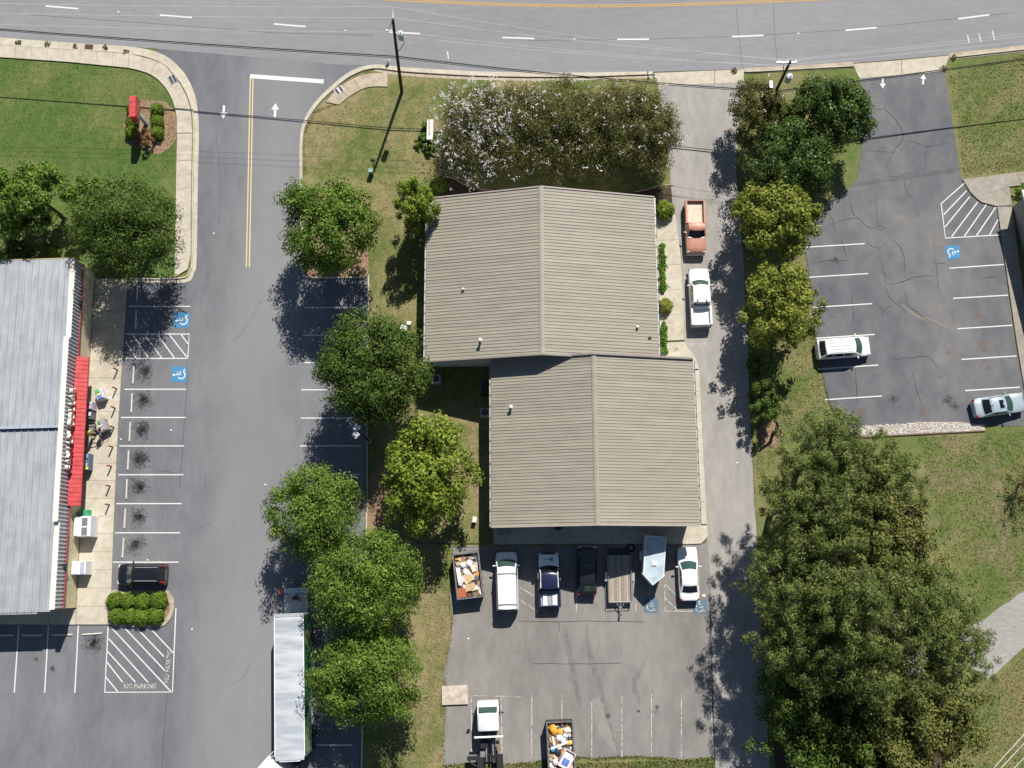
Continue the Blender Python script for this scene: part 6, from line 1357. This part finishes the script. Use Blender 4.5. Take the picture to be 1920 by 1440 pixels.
c = W(1302+17, 1117); o = MB().bbox((0, 0, .04), (.28, .22, .08), .02).build('paper_cup_tray', cream_m, None, False, c); tag(o, 'small cream litter beside the white sedan', 'litter')
c = W(945, 996, .4); e = empty('bench', (c.x, c.y, 0), 0, 'grey slatted bench in shade before the southern building', 'bench')
for k in range(4): MB().box((0, -.22+k*.14, .45), (1.1, .11, .04)).build('slat', steel_m, e)
for s in (-1, 1): MB().box((s*.5, 0, .22), (.06, .5, .44)).build('leg', dark_m, e)
# garden edging curve
for P, lab in (([(826, 340), (834, 333), (850, 335), (870, 346), (900, 355), (935, 358)], 'pale curved garden edging at the northwest bed'), ([(1190, 360), (1215, 355), (1235, 349), (1262, 347)], 'tan curved garden edging at the northeast bed')):
    o = MB().tube(smoothline([p+Vector((0, 0, .05)) for p in PX(P)]), .06, 6).build('garden_edging', plain('edging_%d' % P[0][0], (.48, .38, .28), .9)); tag(o, lab, 'edging')
# kerbed island at the store corner
isl = MB().poly(smoothline([W(*p) for p in [(207, 1172), (204, 1112), (240, 1108), (300, 1106), (318, 1110), (327, 1128), (325, 1150), (315, 1167), (300, 1175), (260, 1176), (207, 1173)]], 4)[:-1], -.02, .13).build('traffic_island', conc_old); isl['kind'] = 'structure'
i2 = MB().poly([W(*p) for p in [(209, 1116), (300, 1113), (313, 1118), (320, 1132), (318, 1150), (308, 1164), (296, 1169), (210, 1170)]], .134, None).build('island_mulch', mulch_m, isl)
# bollards along the store walk
BOL = [(220.5, 694), (218.5, 729), (216, 765.5), (213.5, 801.5), (211.5, 838.5), (209, 874.5), (206.5, 911.5), (205, 946.5)][:8]
bol0 = None; bm_ = plain('bollard_red', (.30, .03, .035), .5); word8 = ['first', 'second', 'third', 'fourth', 'fifth', 'sixth', 'seventh', 'eighth']
for i, px in enumerate(BOL):
    c = W(*px, .12)
    if bol0 is None:
        bol0 = e = empty('bollard', c, 0); MB().cyl((0, 0, -.1), .075, 1.15, 12).build('shaft', bm_, e); MB().tube([(0, 0, 1.05), (0, 0, 1.09), (0, 0, 1.12)], [.076, .06, .02], 12).build('cap', plain('bollard_cap', (.62, .25, .24), .5), e)
    else: e = copy_tree(bol0); e.location = c
    tag(e, 'thin dark red bollard on the store walk, %s from the hatched aisle' % word8[i], 'bollard', 'bollards along the store walk')
# store-front merchandise
def crate(px, z, dims, col, label, name, cat, top=None, rz=None, lid=None):
    c = W(*px, z); e = empty(name, (c.x, c.y, .12), srz+R(90) if rz is None else rz, label, cat)
    MB().bbox((0, 0, dims[2]/2), dims, .04).build('body', plain(name+'_%d' % int(px[1]), col, .5, 0, .08), e)
    for (x, y, dx, dy, cc, nm, hgt) in (top or []): MB().bbox((x, y, dims[2]+hgt/2), (dx, dy, hgt), .01).build(nm, plain(nm+'_%d_%d' % (int(px[1]), int(x*50+y*9)), cc, .5), e)
    return e
crate((155, 987), 1.75, (1.55, 1.85, 1.75), (.78, .78, .79), 'white ice freezer with two dark doors against the store wall', 'ice_freezer', 'freezer', [(.22, .42, .52, .72, (.17, .17, .18), 'door_panel', .05), (.22, -.45, .52, .72, (.17, .17, .18), 'door_panel', .05), (-.55, 0, .30, 1.7, (.74, .75, .78), 'back_riser', .10)])
crate((157, 962), 1.0, (.75, .60, 1.0), (.03, .36, .16), 'green cabinet beside the ice freezer', 'newspaper_box', 'cabinet', [(.1, 0, .35, .35, (.08, .22, .16), 'lid', .04)])
crate((148, 1065), 1.5, (1.30, 1.20, 1.5), (.76, .77, .79), 'white cabinet on the store walk near the black SUV', 'propane_cabinet', 'cabinet', [(.36, 0, .40, 1.05, (.40, .42, .52), 'door_panel', .04), (-.3, 0, .6, 1.1, (.80, .80, .82), 'lid', .03)])
crate((187, 739), 1.0, (.75, 1.05, .95), (.62, .62, .66), 'pallet display of green and blue bottles on the store walk', 'bottle_display', 'display', [(-.12, .30, .38, .34, (.10, .42, .16), 'green_pack', .14), (-.05, -.02, .42, .22, (.62, .70, .30), 'lime_pack', .10), (-.02, -.32, .40, .30, (.10, .24, .62), 'blue_pack', .12), (.28, 0, .16, .95, (.72, .58, .66), 'pink_pack', .16)], rz=srz+R(110))
crate((168, 761), 1.1, (.60, .75, 1.1), (.45, .48, .56), 'red and blue merchandise rack under the upper part of the awning', 'merchandise_rack', 'rack', [(-.1, .12, .3, .3, (.62, .05, .07), 'red_pack', .12), (.12, -.15, .28, .3, (.72, .30, .40), 'pink_pack', .10), (.18, .2, .2, .25, (.40, .60, .74), 'blue_pack', .10)])
crate((167, 779), 1.0, (.62, .72, 1.0), (.11, .12, .14), 'dark merchandise bin next to the red and blue rack', 'merchandise_bin', 'rack', [(.1, .1, .25, .35, (.66, .66, .70), 'white_pack', .12), (-.15, -.15, .25, .25, (.28, .16, .14), 'brown_pack', .08)])
crate((160, 866), 1.0, (.75, 1.55, 1.0), (.10, .13, .22), 'long blue and white merchandise stand under the lower part of the awning', 'merchandise_stand', 'rack', [(.1, .5, .45, .35, (.20, .38, .55), 'blue_pack', .14), (-.05, .1, .4, .35, (.60, .70, .74), 'white_pack', .12), (.05, -.28, .4, .3, (.55, .62, .66), 'pale_pack', .14), (.22, -.62, .28, .25, (.70, .68, .12), 'yellow_pack', .16), (-.18, -.6, .3, .3, (.12, .22, .45), 'navy_pack', .12)])
# flat cart being loaded, with a gray tote
c = W(193, 797, .9); e = empty('stock_cart', (c.x, c.y, .12), srz+R(115), 'grey stock cart with green and white packs on the store walk', 'cart')
MB().bbox((0, 0, .70), (.62, 1.15, .55), .04).build('tote', plain('tote_grey', (.30, .29, .32), .6), e); MB().box((0, 0, .33), (.7, 1.25, .06)).build('deck', steel_m, e)
for a in (-1, 1):
    for b in (-1, 1): MB().cylx((a*.28, b*.5, .12), .10, .06, 10).build('caster', black_m, e)
MB().bbox((-.20, .28, 1.02), (.24, .34, .12), .02).build('green_pack', plain('pack_green', (.05, .25, .10), .5), e); MB().bbox((-.18, -.02, 1.0), (.34, .12, .12), .02).build('white_pack', white_m, e); MB().tube([(-.3, -.6, .35), (-.3, -.68, 1.1), (.3, -.68, 1.1), (.3, -.6, .35)], .025, 6).build('handle', steel_m, e)
# cart corral frame by the door
c = W(171, 801, .9); e = empty('cart_frame', (c.x, c.y, .12), srz+R(90), 'grey curved hand cart frame by the store door', 'cart')
MB().tube(smoothline([Vector(p) for p in ((-.5, .1, .9), (-.2, .42, 1.0), (.3, .40, 1.0), (.48, .2, .95), (.30, -.35, .9))]), .045, 6).build('frame', dark_m, e, True); MB().box((.05, 0, .55), (.7, .55, .05)).build('deck', plain('cart_deck', (.24, .22, .19), .8), e)
for a in (-1, 1): MB().cylx((a*.3, -.3, .15), .14, .06, 12).build('wheel', black_m, e)

# ------------------------------------------------------------ people
def skin_mesh(nodes, edges, name, mat, parent, sub=1, loc=(0, 0, 0)):
    me = bpy.data.meshes.new(name); me.from_pydata([n[0] for n in nodes], edges, [])
    o = bpy.data.objects.new(name, me); link(o)
    md = o.modifiers.new('skin', 'SKIN'); md.use_smooth_shade = True
    for v, n in zip(me.skin_vertices[0].data, nodes): v.radius = (n[1], n[1]); v.use_root = False
    me.skin_vertices[0].data[0].use_root = True
    s = o.modifiers.new('sub', 'SUBSURF'); s.levels = sub; s.render_levels = sub
    dg = bpy.context.evaluated_depsgraph_get(); m2 = bpy.data.meshes.new_from_object(o.evaluated_get(dg)); bpy.data.objects.remove(o); bpy.data.meshes.remove(me)
    m2.name = name; m2.materials.clear(); m2.materials.append(mat); q = bpy.data.objects.new(name, m2); link(q, parent); return q
def person(px, z, face, label, shirt, legs, hair, skincol, reach=(.40, .95), bend=.12, long_legs=False, zf=.0):
    c = W(*px, z); e = empty('person', (c.x, c.y, zf), face, label, 'person')
    sk = plain('skin_%d' % px[1], skincol, .6)
    hx = bend*1.0                                             # forward lean of the upper body (local +x is ahead)
    N = [((0, 0, .92), .135), ((hx*.4, 0, 1.12), .125), ((hx*.8, 0, 1.32), .145), ((hx, 0, 1.47), .075), ((hx*1.15, 0, 1.56), .06), ((hx*1.25+.01, 0, 1.66), .088), ((hx*1.25+.015, 0, 1.74), .085)]; E = [(0, 1), (1, 2), (2, 3), (3, 4), (4, 5), (5, 6)]
    for s in (-1, 1):
        b = len(N); st = .16*s
        N += [((hx*.85, .19*s, 1.40), .062), ((hx+.10, .25*s, 1.14), .048), ((hx+reach[0], .20*s, reach[1]+.05), .036), ((hx+reach[0]+.08, .19*s, reach[1]+.02), .032)]; E += [(2, b), (b, b+1), (b+1, b+2), (b+2, b+3)]
        for k in range(4): N += [((hx+reach[0]+.15, (.165+.018*k)*s, reach[1]-.005-.006*abs(k-1.5)), .009), ((hx+reach[0]+.18, (.163+.018*k)*s, reach[1]-.035), .008)]; E += [(b+3, len(N)-2), (len(N)-2, len(N)-1)]
        N += [((hx+reach[0]+.09, .145*s, reach[1]-.01), .010), ((hx+reach[0]+.13, .135*s, reach[1]-.03), .009)]; E += [(b+2, len(N)-2), (len(N)-2, len(N)-1)]
        l = len(N); N += [((.02, .10*s, .86), .098), ((.05+st*.6, .115*s, .48), .065), ((st*.9, .12*s, .09), .042), ((st*.9+.14, .125*s, .04), .038)]; E += [(0, l), (l, l+1), (l+1, l+2), (l+2, l+3)]
    body = skin_mesh(N, E, 'body', sk, e)
    sh = [(n, r+.022) for n, r in (N[0], N[1], N[2], N[3])]; SE = [(0, 1), (1, 2), (2, 3)]
    for s in (-1, 1): b = len(sh); sh += [((hx*.85, .19*s, 1.40), .082), ((hx+.06, .235*s, 1.22), .068)]; SE += [(2, b), (b, b+1)]
    skin_mesh(sh, SE, 'shirt', plain('shirt_%d' % px[1], shirt, .85), e)
    pn = [((0, 0, .90), .150)]; PE = []
    for s in (-1, 1):
        st = .16*s; b = len(pn); pn += [((.02, .10*s, .84), .118), ((.05+st*.6, .115*s, .50), .090)]; PE += [(0, b), (b, b+1)]
        if long_legs: pn += [((st*.9, .12*s, .11), .06)]; PE += [(b+1, b+2)]
    skin_mesh(pn, PE, 'trousers' if long_legs else 'shorts', plain('trousers_%d' % px[1], legs, .85), e)
    hp = hx*1.25
    bm = bmesh.new(); bmesh.ops.create_uvsphere(bm, u_segments=14, v_segments=10, radius=1)
    for v in bm.verts: v.co = Vector((v.co.x*.108-.012 if v.co.x < .35 or v.co.z > .45 else v.co.x*.06, v.co.y*.098, v.co.z*.115 if v.co.z > -.25 or v.co.x < 0 else -.02))+Vector((hp, 0, 1.735))
    me = bpy.data.meshes.new('hair'); bm.to_mesh(me); bm.free(); me.materials.append(plain('hair_%d' % px[1], hair, .8)); link(bpy.data.objects.new('hair', me), e)
    fc = MB(); fc.tube([(hp+.10, 0, 1.70), (hp+.125, 0, 1.675)], [.012, .018], 6); fc.build('nose', sk, body)
    ey = MB()
    for s in (-1, 1): ey.box((hp+.098, s*.032, 1.705), (.012, .022, .010))
    ey.box((hp+.096, 0, 1.635), (.012, .04, .008)); ey.build('eyes_and_mouth', dark_m, body)
    for s in (-1, 1): MB().bbox((.16*s*.9+.07, .122*s, .04), (.27, .095, .09), .03).build('shoe', dark_m, e); MB().box((hp+.0, s*.098, 1.69), (.035, .02, .06)).build('ear', sk, body)
    return e
person((165, 811), 1.45, R(-20), 'person in a lime green shirt and tan shorts reaching across by the store door', (.52, .68, .06), (.42, .34, .22), (.10, .055, .03), (.42, .24, .16), zf=.12)
person((181, 812), 1.45, R(60), 'person in a navy shirt and tan shorts leaning to the grey stock cart', (.03, .06, .16), (.48, .38, .27), (.02, .025, .06), (.44, .27, .19), reach=(.42, .98), bend=.2, zf=.12)
person((552, 1120), 2.3, R(-85), 'person in a black jacket and blue jeans standing on the trailer liftgate', (.012, .013, .016), (.05, .08, .15), (.012, .010, .010), (.30, .19, .14), bend=.18, long_legs=True, zf=1.03)
c = W(527, 1110, .6); e = empty('red_bucket', (c.x, c.y, 0), 0, 'small red barrel on the asphalt beside the trailer liftgate', 'barrel')
MB().cyl((0, 0, 0), .20, .62, 16, r2=.22).build('drum', plain('barrel_red', (.50, .05, .05), .5), e); MB().cyl((0, 0, .60), .235, .06, 16).build('lid', plain('barrel_lid', (.58, .09, .08), .5), e)
# scraps of litter on the asphalt
for i, (x, y, l) in enumerate([(497, 909, 'beside the trees right of the drive lane'), (227, 824, 'next to the bollards'), (321, 807, 'in the fourth stall from the aisle'), (401, 438, 'on the entry drive'), (360, 1180, 'right of the hedge island'), (277, 1050, 'behind the black SUV'), (1381, 0+868, 'on the driveway beside the verge'), (878, 1198, 'in the yard below the cargo van'), (671, 966, 'on the kerb between trees')]):
    c = W(x, y); mb = MB(); mb.add([(-.09, -.06, .02), (.08, -.08, .05), (.10, .06, .02), (-.05, .09, .06), (0, 0, .10)], [(0, 1, 4), (1, 2, 4), (2, 3, 4), (3, 0, 4)]); o = mb.build('litter', white_m, None, False, c, i); tag(o, 'white scrap of litter '+l, 'litter', 'litter on the asphalt')
